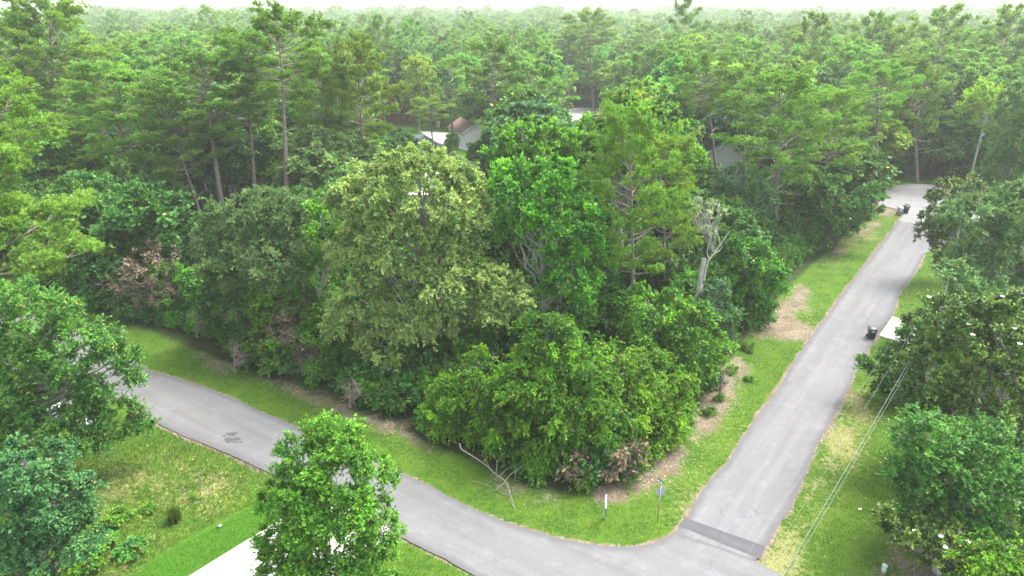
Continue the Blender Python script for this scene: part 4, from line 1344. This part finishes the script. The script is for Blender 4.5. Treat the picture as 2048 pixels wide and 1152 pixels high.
# ------------------------------------------------------------------ fallen branch on the verge
X0, Y0 = G(1000, 985)
B = np.array([X0, Y0, 0])
t = thing('fallen_branch', 'long grey fallen dead branch lying from the wood edge across the grass verge', 'branch', (X0, Y0, 0))
def gl(pts, h):
    return [np.array([*G(u, v, z), z]) - B for (u, v), z in zip(pts, h)]
mb = MB()
def ln(pts, h, r0, r1):
    mb.tube(catm3(np.array(gl(pts, h)), 5), np.linspace(r0, r1, (len(pts) - 1) * 5 + 1), 6)
ln([(920, 886), (923, 898), (945, 912), (974, 932), (990, 947), (1012, 964), (1020, 985), (1024, 998), (1029, 1016)], [1.3, 1.0, .8, .65, .5, .4, .25, .1, .06], .06, .015)
for pts, h in (([(992, 946), (994, 925), (988, 912), (980, 902)], [.5, 1.0, 1.3, 1.4]), ([(994, 924), (1000, 920), (1003, 915), (1012, 914)], [1.0, 1.1, 1.25, 1.3]), ([(1010, 962), (1020, 950), (1032, 942), (1046, 931), (1052, 934), (1057, 948), (1056, 962), (1061, 972)], [.4, .6, .8, 1.0, 1.0, .7, .3, .1]),
               ([(1032, 943), (1030, 955), (1029, 962)], [.8, .4, .15]), ([(1010, 964), (998, 974), (990, 981), (984, 980)], [.4, .2, .1, .08]), ([(1022, 984), (1012, 988), (1002, 985), (997, 978)], [.25, .1, .1, .12]), ([(1022, 990), (1014, 992), (1008, 997)], [.2, .1, .05]),
               ([(1023, 986), (1026, 980), (1030, 992)], [.2, .5, .1]), ([(985, 946), (983, 952), (976, 956)], [.5, .2, .06]), ([(960, 966), (975, 970), (984, 977)], [.1, .25, .1]), ([(946, 962), (956, 964), (962, 966)], [.06, .12, .12]), ([(978, 937), (973, 920), (965, 910)], [.6, .9, 1.1]),
               ([(1000, 952), (1006, 945), (1014, 938), (1028, 932)], [.5, .7, .9, .9]), ([(1018, 990), (1020, 1000), (1026, 1012), (1031, 1022)], [.1, .06, .05, .04])):
    ln(pts, h, .024, .008)
mb.build('wood', M['branchwood'], t, smooth=True)
t2 = bpy.data.objects['wood']; t2.name = 'bare_limb'

# ------------------------------------------------------------------ built things
M['black'] = flat_mat('black_plastic', (.022, .024, .026), .45, .5)
M['blacklid'] = flat_mat('black_lid', (.10, .11, .12), .35, .6)
M['greyp'] = flat_mat('grey_plastic', (.30, .32, .36), .5, .4)
M['white'] = flat_mat('white_paint', (.62, .63, .64), .45, .4, var=.04)
M['steel'] = flat_mat('galvanised_steel', (.42, .45, .45), .45, .5, .6, scale=20)
M['signback'] = flat_mat('sign_back', (.36, .37, .40), .5, .5, .4)
M['red'] = flat_mat('red_paint', (.55, .03, .03), .5)
M['teal'] = flat_mat('teal_sign', (.02, .20, .16), .5)
M['yellow'] = flat_mat('yellow_plastic', (.75, .50, .05), .5)
M['blue'] = flat_mat('dark_blue_sign', (.02, .07, .16), .5)
M['wheel'] = flat_mat('rubber', (.02, .02, .02), .8)
M['pole'] = bark_mat('pole_wood', (.30, .28, .25), (.48, .46, .42))
M['wire'] = flat_mat('aluminium_wire', (.15, .18, .165), .6, .3, .1)
M['greyinsul'] = flat_mat('transformer_grey', (.55, .58, .60), .4, .5)
M['pedestal'] = flat_mat('pale_green_plastic', (.36, .50, .42), .5)
M['badge'] = flat_mat('white_print', (.75, .78, .78), .5)
M['yellabel'] = flat_mat('yellow_label', (.70, .55, .08), .5)


def make_bin(mat, lidmat, label, u, v, rz, badge, tilt=0):
    X, Y = G(u, v)
    t = thing('wheeled_bin', label, 'wheelie bin', (X, Y, .004), rz)
    mb = MB()
    mb.add([(-.26, -.30, .06), (.26, -.30, .06), (.26, .22, .06), (-.26, .22, .06), (-.33, -.40, 1.04), (.33, -.40, 1.04), (.33, .34, 1.04), (-.33, .34, 1.04)],
           [(3, 2, 1, 0), (0, 1, 5, 4), (1, 2, 6, 5), (2, 3, 7, 6), (3, 0, 4, 7), (4, 5, 6, 7)])
    mb.box(-.355, .355, -.425, .365, .985, 1.045)
    mb.box(-.24, .24, -.335, -.25, .02, .10)
    for x in (-.15, 0, .15): mb.box(x - .015, x + .015, -.372, -.30, .15, .85)
    mb.build('body', mat, t)
    mb = MB()
    k = 8
    ys = np.linspace(-.45, .36, k + 1); zs = 1.05 + .10 * np.sin(np.linspace(0, 1, k + 1) * 2.6 + .25)
    V = []; 
    for y, z in zip(ys, zs): V += [(-.37, y, z), (.37, y, z), (-.37, y, 1.047), (.37, y, 1.047)]
    F = []
    for i in range(k):
        a = 4 * i
        F += [(a, a + 1, a + 5, a + 4), (a + 2, a + 6, a + 7, a + 3), (a, a + 4, a + 6, a + 2), (a + 1, a + 3, a + 7, a + 5)]
    F += [(0, 2, 3, 1), (4 * k, 4 * k + 1, 4 * k + 3, 4 * k + 2)]
    mb.add(V, F)
    mb.build('lid', lidmat, t)
    mb = MB(); mb.tube([(-.30, .34, 1.0), (-.30, .44, 1.04), (.30, .44, 1.04), (.30, .34, 1.0)], .02, 6); mb.build('handle', mat, t)
    for x in (-.30, .30):
        mb = MB()
        th = np.linspace(0, 2 * np.pi, 15)[:-1]
        V = [(x + s_, .28 + .14 * math.cos(a), .14 + .14 * math.sin(a)) for s_ in (-.035, .035) for a in th]
        F = [(i, (i + 1) % 14, 14 + (i + 1) % 14, 14 + i) for i in range(14)]
        V += [(x - .035, .28, .14), (x + .035, .28, .14)]
        mb.add(V, F); mb.add([V[28]] + V[:14], [(0, 1 + (i + 1) % 14, 1 + i) for i in range(14)]); mb.add([V[29]] + V[14:28], [(0, 1 + i, 1 + (i + 1) % 14) for i in range(14)])
        mb.build('wheel', M['wheel'], t)
    mb = MB()
    sl_ = .10 / .98
    def fy(z): return -.30 - (z - .06) * sl_ - .006
    if badge == 'mark':     # small white printed mark: arc over a bar
        th = np.linspace(.15, np.pi - .15, 9)
        o_ = [(.13 * math.cos(a), fy(.80 + .09 * math.sin(a)), .80 + .09 * math.sin(a)) for a in th]
        i_ = [(.08 * math.cos(a), fy(.80 + .05 * math.sin(a)), .80 + .05 * math.sin(a)) for a in th]
        mb.add(o_ + i_, [(i, i + 1, 10 + i, 9 + i) for i in range(8)])
        mb.add([(-.13, fy(.75), .75), (.13, fy(.75), .75), (.13, fy(.785), .785), (-.13, fy(.785), .785)], [(0, 1, 2, 3)])
        mb.build('printed_mark', M['badge'], t)
    elif badge == 'label':
        mb.box(-.14, .14, -.43, -.428, .99, 1.04)
        mb.build('label_plate', M['yellabel'], t)
    return t


make_bin(M['black'], M['blacklid'], 'black wheelie bin standing on the side street beside the pale apron', 1741, 676, R_(-12), 'mark')
make_bin(M['black'], M['black'], 'black wheelie bin with a yellow label at the turning circle', 1810, 426, R_(-8), 'label')
make_bin(M['greyp'], M['greyp'], 'pale grey wheelie bin left of the black one at the turning circle', 1798, 429, R_(-14), None)

# stop sign seen from behind with street name blades
X, Y = G(1315, 1041)
t = thing('stop_sign', 'back of a stop sign with green name blades on top, on the corner grass', 'sign', (X, Y, -.03))
mb = MB(); mb.box(-.028, .028, -.02, .02, 0, 2.75); mb.build('post', M['steel'], t)
mb = MB()
yaw = R_(18)
ca, sa = math.cos(yaw), math.sin(yaw)
oc = [(.33 * math.cos(R_(22.5 + 45 * i)), .33 * math.sin(R_(22.5 + 45 * i))) for i in range(8)]
tl = R_(6)
V = []
for dy in (.030, .036):
    for a, b in oc: V.append((a * ca - dy * sa + .03, a * sa + dy * ca, 2.20 + b))
V += [(.03 - .030 * sa, .030 * ca, 2.2), (.03 - .036 * sa, .036 * ca, 2.2)]
F3 = [(16, (i + 1) % 8, i) for i in range(8)] + [(17, 8 + i, 8 + (i + 1) % 8) for i in range(8)]
mb.add(V, F3); mb.add(V, [(i, (i + 1) % 8, 8 + (i + 1) % 8, 8 + i) for i in range(8)])
mb.build('sign_panel', M['signback'], t)
V2 = []
for dy in (.0385, .0395):
    for a, b in oc: V2.append((a * .97 * ca - dy * sa + .03, a * .97 * sa + dy * ca, 2.2 + b * .97))
V2 += [(.03 - .0385 * sa, .0385 * ca, 2.2), (.03 - .0395 * sa, .0395 * ca, 2.2)]
mb = MB(); mb.add(V2, F3); mb.build('red_face', M['red'], t)
mb = MB(); mb.box(-.033, .033, -.027, .027, .95, 1.13); mb.build('reflector_band', M['red'], t)
for rzz, z0, nm in ((R_(62), 2.78, 'name_blade'), (R_(-62), 2.93, 'name_blade')):
    mb = MB(); mb.box(-.27, .27, -.006, .006, 0, .12)
    o = mb.build(nm, M['teal'], t); o.location = (0, 0, z0); o.rotation_euler = (0, 0, rzz)
mb = MB(); mb.box(-.03, .03, -.03, .03, 2.75, 2.93); mb.build('bracket', M['white'], t)
mb = MB(); mb.box(-.07, .07, -.008, .008, 0, .12); o = mb.build('yellow_tab', M['yellow'], t); o.location = (.21, .25, 3.02); o.rotation_euler = (0, 0, R_(62))

# white yard sign post with hanging panel seen edge-on
X, Y = G(1209, 1037)
t = thing('yard_sign_post', 'white wooden yard sign post with a hanging panel seen edge-on, left of the stop sign', 'sign post', (X, Y, -.03), R_(84))
mb = MB(); mb.box(-.045, .045, -.045, .045, 0, 1.75); mb.box(-.06, .06, -.06, .06, 1.75, 1.78); mb.box(-.05, .05, -.05, .05, 1.78, 1.83, .2); mb.build('post', M['white'], t)
mb = MB(); mb.box(-.75, -.045, -.04, .04, 1.42, 1.50); mb.build('arm', M['white'], t)
mb = MB(); mb.box(-.72, -.12, -.012, .012, .78, 1.32); mb.build('hanging_panel', M['blue'], t)
mb = MB()
for x in (-.62, -.22): mb.tube([(x, 0, 1.42), (x, 0, 1.32)], .006, 4)
mb.build('chains', M['steel'], t)

# pale green utility pedestal
X, Y = G(1766, 1144)
t = thing('utility_pedestal', 'small round pale green utility pedestal among dry leaves at the bottom right', 'utility pedestal', (X, Y, 0))
mb = MB(); mb.tube([(0, 0, -.05), (0, 0, .42)], .12, 16, True); mb.build('body', M['pedestal'], t, smooth=False)
mb = MB(); mb.tube([(0, 0, .42), (0, 0, .425), (0, 0, .50), (0, 0, .54)], [.12, .15, .145, .09], 16, True); mb.build('cap', M['pedestal'], t)

# utility poles and wires
def upole(X, Y, H, label, transformer, group=None):
    t = thing('utility_pole', label, 'utility pole', (X, Y, -.1))
    mb = MB(); mb.tube([(0, 0, 0), (0, 0, H * .5), (0, 0, H)], [.19, .17, .14], 10, True); mb.build('post', M['pole'], t, smooth=True)
    mb = MB(); mb.tube([(0, 0, H), (0, 0, H + .25)], [.04, .03], 6, True); mb.build('insulator', M['greyinsul'], t)
    if transformer:
        mb = MB(); z = H - 2.6
        mb.tube([(.02, -.42, z), (.02, -.42, z + .05), (.02, -.42, z + .85), (.02, -.42, z + .95)], [.20, .24, .24, .14], 14, True); mb.build('transformer', M['greyinsul'], t)
        mb = MB(); mb.box(-.03, .07, -.25, -.10, H - 2.3, H - 2.2); mb.box(-.03, .07, -.25, -.10, H - 1.9, H - 1.8); mb.build('mount', M['steel'], t)
        mb = MB(); mb.tube([(.12, -.42, z + .95), (.2, -.3, H - 1.1), (.05, 0, H - .4)], .015, 4); mb.build('lead', M['wire'], t)
    return t


PA = np.array([*G(1934, 378), 11.6])
upole(PA[0], PA[1], 11.6, 'wooden utility pole with a grey transformer beyond the turning circle', True)
PB = np.array([31.8, 46.0, 8.7])
upole(PB[0], PB[1], PB[2] + .3, 'wooden utility pole standing among the magnolia and oak crowns on the right', False)
def wire(name, A, Bp, sag, r, label, group=None):
    A, Bp = np.array(A, float), np.array(Bp, float)
    t = np.linspace(0, 1, 25)[:, None]
    pl = A + (Bp - A) * t - np.array([0, 0, 1.]) * 4 * sag * t * (1 - t)
    mb = MB(); mb.tube(pl, r, 5)
    return tag(mb.build(name, M['wire'], smooth=True), label, 'wire', group)
# near span: passes over the verge and out of the bottom of the frame
PC = np.array([5.4, 14.0, 8.4])
wire('power_line', PB, PC, .25, .011, 'thicker of the two paired wires over the right verge')
wire('power_line', PB + (.14, -.05, .0), PC + (.14, -.05, .0), .33, .007, 'thinner twin wire running just right of the thick one over the right verge')
wire('power_line', PB + (-.9, .3, -.3), PC + (-.85, .3, -.3), .5, .006, 'thin pale wire left of the paired wires, over the dry verge grass')
wire('power_line', PB + (-1.8, .5, -.6), PC + (-1.9, .5, -.6), .55, .006, 'thin wire crossing the lower right corner of the side street')
wire('power_line', PB + (0, 0, 0), PA + (0, 0, .1), 1.6, .008, 'upper wire running back from the roadside to the far utility pole')
wire('power_line', PB + (0, 0, -1.2), PA + (0, 0, -2.0), 1.6, .008, 'lower wire running back from the roadside to the far utility pole')
wire('service_cable', PA + (-.1, 0, -3.4), PA + (-22, -1, -6.2), .8, .03, 'pale service cable sloping left from the far utility pole')

# ------------------------------------------------------------------ the lots behind the wood
M['siding'] = flat_mat('pale_siding', (.74, .70, .64), .7, .2, var=.05)
M['sidew'] = flat_mat('white_siding', (.80, .78, .77), .7, .2, var=.04)
M['brick'] = flat_mat('red_brown_brick', (.22, .11, .085), .85, .1, var=.25, scale=8)
M['roofb'] = flat_mat('brown_shingles', (.22, .15, .12), .9, .1, var=.3, scale=5)
M['roofo'] = flat_mat('orange_brown_shingles', (.20, .145, .12), .9, .1, var=.25, scale=5)
M['roofg'] = flat_mat('grey_shingles', (.25, .25, .26), .9, .1, var=.2, scale=5)
M['glass'] = flat_mat('window_glass', (.05, .07, .09), .1, .6)
M['fence'] = flat_mat('blue_grey_weathered_boards', (.15, .18, .22), .85, .1, var=.25, scale=4)
M['lawn'] = M['ground']


def house(label, X, Y, rz, W, D, h, rh, wall, roof, name='house', cat='house', wins=2):
    """gable end faces local -Y"""
    t = thing(name, label, cat, (X, Y, -.05), rz)
    mb = MB()
    mb.add([(-W / 2, 0, 0), (W / 2, 0, 0), (W / 2, 0, h), (0, 0, h + rh), (-W / 2, 0, h)], [(0, 1, 2), (0, 2, 4), (4, 2, 3)])
    mb.add([(-W / 2, D, 0), (W / 2, D, 0), (W / 2, D, h), (0, D, h + rh), (-W / 2, D, h)], [(0, 2, 1), (0, 4, 2), (4, 3, 2)])
    mb.add([(-W / 2, 0, 0), (-W / 2, D, 0), (-W / 2, D, h), (-W / 2, 0, h), (W / 2, 0, 0), (W / 2, D, 0), (W / 2, D, h), (W / 2, 0, h)], [(0, 3, 2, 1), (4, 5, 6, 7)])
    mb.build('wall', wall, t)
    mb = MB(); o = .45; k = rh / (W / 2)
    for s_ in (-1, 1):
        x1 = s_ * (W / 2 + o); z1 = h - o * k
        a = [(0, -o, h + rh + .03), (x1, -o, z1 + .03), (x1, D + o, z1 + .03), (0, D + o, h + rh + .03)]
        b = [(x, y, z + .14) for x, y, z in a]
        mb.add(a + b, [(0, 1, 2, 3), (7, 6, 5, 4), (0, 4, 5, 1), (1, 5, 6, 2), (2, 6, 7, 3), (3, 7, 4, 0)])
    mb.build('roof', roof, t)
    mb = MB()
    for s_ in (-1, 1):
        x1 = s_ * (W / 2 + o); z1 = h - o * k
        a = [(0, -o - .04, h + rh - .10), (x1, -o - .04, z1 - .10), (x1, -o - .04, z1 + .19), (0, -o - .04, h + rh + .19)]
        b = [(x, y + .035, z) for x, y, z in a]
        mb.add(a + b, [(0, 1, 2, 3), (7, 6, 5, 4), (0, 4, 5, 1), (1, 5, 6, 2), (2, 6, 7, 3), (3, 7, 4, 0)])
    mb.build('fascia', M['white'], t)
    for i in range(wins):
        x = (i - (wins - 1) / 2) * W * .45
        f = MB()
        for (a, b, c, d) in ((-.62, -.5, .9, 2.3), (.5, .62, .9, 2.3), (-.5, .5, .9, 1.0), (-.5, .5, 2.2, 2.3), (-.5, .5, 1.57, 1.63)): f.box(x + a, x + b, -.06, -.003, c, d)
        fo = f.build('window_frame', M['white'], t)
        p = MB(); p.box(x - .5, x + .5, -.03, -.004, 1.0, 2.2); p.build('pane', M['glass'], fo)
    return t


X, Y = G(952, 293); house('beige garage with an orange-brown roof and gable end, beyond the blue-grey fence', X, Y, R_(24), 6.0, 9, 3.2, 1.7, M['siding'], M['roofo'], 'garage', 'garage', 0)
X, Y = G(1448, 362); house('white house gable showing between pines right of the middle', X, Y, R_(-22), 8.4, 11, 4.0, 2.8, M['sidew'], M['roofg'], wins=0)
X, Y = G(815, 242); house('red-brown brick house behind the dark rounded pine', X, Y, R_(70), 11, 16, 2.8, 2.6, M['brick'], M['roofb'])
X, Y = G(1110, 258); house('house with an orange-brown roof just left of the far pale road', X, Y, R_(80), 9, 10, 2.8, 2.4, M['siding'], M['roofo'])
# brick mailbox pillar on the lawn
X, Y = G(877, 258)
t = thing('mailbox_pillar', 'pale brick mailbox pillar on the bright lawn behind the wood', 'mailbox', (X, Y, -.05))
mb = MB(); mb.box(-.35, .35, -.3, .3, 0, 2.0); mb.build('pillar', flat_mat('pale_brick', (.55, .43, .38), .85, .1, var=.25, scale=10), t)
mb = MB(); mb.box(-.42, .42, -.37, .37, 2.0, 2.12); mb.build('cap', M['siding'], t)
mb = MB(); mb.box(-.14, .14, -.33, -.303, 1.1, 1.4); mb.build('mailbox_door', M['black'], t)
# fence in two runs with posts
def fence_run(t, a, b, H):
    a, b = np.array(a), np.array(b)
    L = np.hypot(*(b - a)); d = (b - a) / L; nrm = np.array([-d[1], d[0]])
    mb = MB(); k = int(L / .16)
    for i in range(k):
        p = a + d * (i * L / k + .01); q = a + d * ((i + 1) * L / k - .012)
        z = H + .04 * math.sin(i * 3.7)
        w_ = nrm * .012
        mb.add([(*(p - w_), .05), (*(q - w_), .05), (*(q + w_), .05), (*(p + w_), .05), (*(p - w_), z), (*(q - w_), z), (*(q + w_), z), (*(p + w_), z)], [(0, 1, 5, 4), (1, 2, 6, 5), (2, 3, 7, 6), (3, 0, 4, 7), (4, 5, 6, 7)])
    mb.build('boards', M['fence'], t)
    n_ = int(L / 2.4)
    for i in range(n_ + 1):
        p = a + d * (i * L / n_) + nrm * .07
        mb = MB(); mb.box(p[0] - .05, p[0] + .05, p[1] - .05, p[1] + .05, 0, H - .1); mb.build('fence_post', M['fence'], t)


t = thing('board_fence', 'blue-grey weathered board fence running behind the pale oak', 'fence', (0, 0, 0))
f1, f2, f3 = G(848, 285), G(975, 368), G(845, 262)
fence_run(t, f1, f2, 1.9)
fence_run(t, G(770, 300), f1 + (-.1, 0), 1.9)
# pool terrace seen through the oak
def gsheet(name, pts, mat, z):
    return tag(sheet(name, poly(pts), mat, z, step=2.0), kind='structure')
M['pale'] = flat_mat('pale_concrete', (.45, .43, .40), .9, .1, var=.06, scale=.8)
M['water'] = flat_mat('pool_water', (.04, .42, .50), .08, .6, var=.1)
gsheet('pool_terrace', [(800, 345), (900, 345), (905, 390), (795, 390)], M['pale'], .01)
tag(mesh_obj('pool_water', [(*G(*q), .03) for q in ((835, 360), (885, 360), (888, 376), (835, 376))], np.array([(0, 1, 2, 3)]), M['water']), kind='structure')
gsheet('back_street', [(838, 262), (905, 266), (990, 275), (1000, 300), (930, 300), (868, 284)], M['pale'], .012)
gsheet('far_road', [(1095, 243), (1135, 219), (1150, 216), (1225, 218), (1235, 224), (1180, 232), (1140, 246)], M['pale'], .014)
gsheet('side_yard_drive', [(1490, 370), (1550, 372), (1560, 392), (1495, 384)], M['pale'], .016)
M['lawng'] = None
m, n, l = newmat('bright_lawn')
out(n, l, principled(n, l, mixc(n, l, noise(n, l, .6, 5, pos(n)), (.045, .12, .01), (.08, .18, .02)), .95, .1)); M['lawng'] = m
gsheet('back_lawn', [(760, 300), (770, 228), (905, 226), (1010, 250), (1010, 310), (980, 372), (940, 372), (850, 342), (780, 345)], M['lawng'], -.02)
gsheet('turning_circle_verge', [(1700, 350), (1765, 352), (1935, 350), (1940, 368), (1900, 368), (1840, 366), (1790, 371), (1776, 390), (1750, 397), (1735, 380)], M['lawng'], -.012)

# white car mostly hidden by the left oak
X, Y = G(150, 842)
t = thing('parked_car', 'white parked car hidden under the left green oak by the cross street', 'car', (X, Y, 0), R_(-32))
prof = [(-2.1, .35), (-2.15, .75), (-1.9, .95), (-1.35, 1.0), (-.8, 1.42), (.55, 1.45), (1.15, 1.02), (1.95, .88), (2.15, .65), (2.12, .35)]
mb = MB(); V = []
for sy, ins in ((-1, 0), (1, 0)):
    for x, z in prof: V.append((x, sy * (.86 - (.16 if z > 1.2 else 0)), z))
k = len(prof)
mb.add(V, [(i, (i + 1) % k, k + (i + 1) % k, k + i) for i in range(k)])
for s_ in (0, k):
    mb.add([V[s_ + i] for i in range(k)] + [(0, V[s_][1], .6)], [(k, i, (i + 1) % k) if s_ else (k, (i + 1) % k, i) for i in range(k)])
mb.build('body', M['white'], t)
mb = MB()
for s_ in (-1, 1):
    mb.add([(-1.15, s_ * .83, 1.05), (1.0, s_ * .83, 1.05), (.5, s_ * .735, 1.38), (-.75, s_ * .735, 1.38)], [(0, 1, 2, 3)])
mb.add([(1.10, -.72, 1.07), (1.10, .72, 1.07), (.62, .62, 1.41), (.62, -.62, 1.41)], [(0, 1, 2, 3)])
mb.add([(-1.32, -.72, 1.05), (-1.32, .72, 1.05), (-.87, .62, 1.40), (-.87, -.62, 1.40)], [(0, 3, 2, 1)])
mb.build('windows', M['glass'], t)
for x in (-1.35, 1.35):
    for s_ in (-1, 1):
        mb = MB(); mb.tube([(x, s_ * .72, .32), (x, s_ * .90, .32)], .32, 16, True); mb.build('wheel', M['wheel'], t)
mb = MB()
for s_ in (-1, 1): mb.box(-2.17, -2.10, s_ * .6 - .15, s_ * .6 + .15, .68, .82)
mb.build('tail_lights', M['red'], t)

LB = 1.0
# ------------------------------------------------------------------ grass, flowers, leaves: uncountable
rng = np.random.default_rng(300)
def blades(n, x0, x1, y0, y1, test, h, wd, name, mat, label, cat, lean=.45, tintf=None, z0=-.05):
    X = rng.uniform(x0, x1, n); Y = rng.uniform(y0, y1, n)
    u = 1024 + FPX * X / (Y * CT + CAMH * ST)
    k = (u > -30) & (u < 2080)
    X, Y = X[k], Y[k]
    z = zones(X, Y)
    k = test(z, X, Y); X, Y = X[k], Y[k]
    n = len(X)
    a = rng.uniform(0, 6.28, n)
    hh = h * rng.uniform(.5, 1.3, n); ww = wd * rng.uniform(.7, 1.3, n)
    la = rng.uniform(0, 6.28, n); ll = lean * rng.random(n) * hh
    b = np.stack([X, Y, np.full(n, z0)], 1)
    s_ = np.stack([np.cos(a), np.sin(a), a * 0], 1) * ww[:, None] / 2
    tp = b + np.stack([np.cos(la) * ll, np.sin(la) * ll, hh], 1)
    V = np.stack([b - s_, b + s_, tp], 1).reshape(-1, 3)
    o = mesh_obj(name, V, np.arange(3 * n).reshape(-1, 3), mat, attrs={'tint': ('FACE', np.clip(rng.normal(.45, .25, n), 0, 1))})
    print(name, n)
    return tag(o, label, cat, kind='stuff')


M['grass'] = leaf_mat('grass_blades', (.028, .076, .006), (.090, .175, .015), transl=.3)
M['strawb'] = leaf_mat('dry_grass_blades', (.15, .135, .045), (.36, .30, .15), transl=.2)
M['lotg'] = leaf_mat('lot_weed_blades', (.04, .09, .011), (.14, .19, .035), transl=.3)
M['yflow'] = leaf_mat('yellow_flower_petals', (.60, .45, .02), (.85, .65, .05), transl=.2)
M['leafl'] = leaf_mat('fallen_leaves', (.20, .13, .08), (.62, .48, .32), transl=.05)
def near_ok(z, X, Y):
    pn = bumps(X * 1.7, Y * 1.7) * .3 + bumps(X * .5 + 9, Y * .6) * .4 + .5
    return (~z['hard']) & (z['woods'] < .6) & (z['lot'] < .5) & (rng.random(len(X)) > z['dirt'] * 1.15) & (rng.random(len(X)) > z['dry'] * .75 * (.4 + pn)) & (rng.random(len(X)) < np.clip(.6 + pn, 0, 1))
blades(430000, -40, 36, 24, 62, near_ok, .10, .028, 'verge_grass', M['grass'], 'short green grass of the street verges near the corner', 'grass')
blades(90000, 10, 84, 60, 118, near_ok, .11, .05, 'verge_grass', M['grass'], 'short green grass of the far verges along the side street', 'grass')
blades(130000, -40, 0, 20, 46, lambda z, X, Y: (~z['hard']) & (z['lot'] > .5) & (z['mow'] < .5), .22, .03, 'lot_weeds', M['lotg'], 'rough green weeds of the left lot', 'weeds', lean=1.0)
blades(45000, -40, 0, 20, 46, lambda z, X, Y: (~z['hard']) & (z['lot'] > .5) & (z['mow'] < .4) & (rng.random(len(X)) < z['dry'] * .7 * (.35 + .65 * (bumps(X * 1.5, Y * 1.5) > 0))), .26, .03, 'dry_grass', M['strawb'], 'dry straw-coloured grass among the weeds of the left lot', 'dry grass', lean=2.0)
blades(40000, 8, 36, 20, 62, lambda z, X, Y: (~z['hard']) & (z['woods'] < .5) & (rng.random(len(X)) < z['dry'] * .8), .08, .03, 'dry_grass', M['strawb'], 'dry pale grass on the verges of the side street', 'dry grass', lean=2.0)
def flakes(n, x0, x1, y0, y1, test, sz, name, mat, label, cat, zlo, zhi):
    X = rng.uniform(x0, x1, n); Y = rng.uniform(y0, y1, n)
    z = zones(X, Y); k = test(z, X, Y); X, Y = X[k], Y[k]; n = len(X)
    p = np.stack([X, Y, rng.uniform(zlo, zhi, n)], 1)
    ax = rng.normal(0, 1, (n, 3)) * (1, 1, .3)
    V, F = leaf_quads(p, ax, rng.normal(0, .35, (n, 3)) + (0, 0, 1), sz * rng.uniform(.7, 1.4, n), sz * .6 * rng.uniform(.7, 1.4, n))
    print(name, n)
    return tag(mesh_obj(name, V, F, mat, attrs={'tint': ('FACE', rng.random(n))}), label, cat, kind='stuff')
flc = rng.uniform((-26, 31), (-9, 41), (70, 2))
flakes(12000, -28, -8, 28, 42, lambda z, X, Y: (z['lot'] > .6) & (~z['hard']) & (z['mow'] < .3) & (np.min(np.hypot(X[:, None] - flc[:, 0], Y[:, None] - flc[:, 1]), 1) < .22), .06, 'yellow_flowers', M['yflow'], 'scattered yellow wildflowers in the left lot', 'flowers', .12, .3)
flakes(60000, 8, 60, 20, 75, lambda z, X, Y: (~z['hard']) & (rng.random(len(X)) < z['dirt'] ** 1.5 * .6 + .01), .09, 'fallen_leaves', M['leafl'], 'dry fallen leaves on the bare strips beside the side street', 'leaves', -.04, .02)
flakes(30000, -40, 14, 24, 64, lambda z, X, Y: (~z['hard']) & (rng.random(len(X)) < z['dirt'] ** 1.5 * .7), .08, 'fallen_leaves', M['leafl'], 'dry fallen leaves along the edges of the cross street', 'leaves', -.04, .02)
# tall grass tuft in the lot
X, Y = G(350, 1042)
n_ = 900
a = rng.uniform(0, 6.28, n_); rr = .32 * np.sqrt(rng.random(n_)); hh = rng.uniform(.5, 1.25, n_)
b = np.stack([rr * np.cos(a), rr * np.sin(a), a * 0], 1); tp = b * 1.25 + np.stack([rng.normal(0, .06, n_), rng.normal(0, .06, n_), hh], 1)
s_ = np.stack([-np.sin(a * 3), np.cos(a * 3), a * 0], 1) * .014
V = np.stack([b - s_, b + s_, tp], 1).reshape(-1, 3)
o = mesh_obj('grass_tuft', V, np.arange(3 * n_).reshape(-1, 3), M['lotg'], attrs={'tint': ('FACE', rng.random(n_) * .5)})
o.location = (X, Y, -.05); tag(o, 'tall dark green grass tuft standing upright in the dry lot', 'grass tuft')
# small litter pieces
for (u, v, lab) in ((440, 1053, 'small white scrap of paper on the mown strip beside the white driveway'), (1719, 1020, 'small white scrap lying on the right lawn')):
    X, Y = G(u, v)
    mb = MB(); mb.add([(-.10, -.06, .06), (.09, -.08, .07), (.11, .07, .10), (-.07, .09, .06), (-.10, -.06, .075), (.09, -.08, .085), (.11, .07, .115), (-.07, .09, .075)], [(3, 2, 1, 0), (4, 5, 6, 7), (0, 1, 5, 4), (1, 2, 6, 5), (2, 3, 7, 6), (3, 0, 4, 7)])
    o = mb.build('paper_scrap', M['white']); o.location = (X, Y, 0); tag(o, lab, 'litter')

# ------------------------------------------------------------------ haze
m, n, l = newmat('haze')
pv = n.new('ShaderNodeVolumePrincipled')
pv.inputs['Color'].default_value = (.80, .81, .79, 1)
pv.inputs['Density'].default_value = HAZE = .00038
pv.inputs['Anisotropy'].default_value = 0.2
o = n.new('ShaderNodeOutputMaterial'); l.new(pv.outputs[0], o.inputs['Volume'])
mb = MB(); mb.box(-9500, 9500, -9500, 9500, -1.2, 34)
tag(mb.build('haze', m), 'pale haze over the forest', 'haze', kind='stuff')

for o in list(SC.objects):          # helper properties are not part of the scene
    for k in ('H', 'R'):
        if k in o: del o[k]
    if o.get('label') == 'x':
        for ch in list(o.children): bpy.data.objects.remove(ch)
        bpy.data.objects.remove(o)
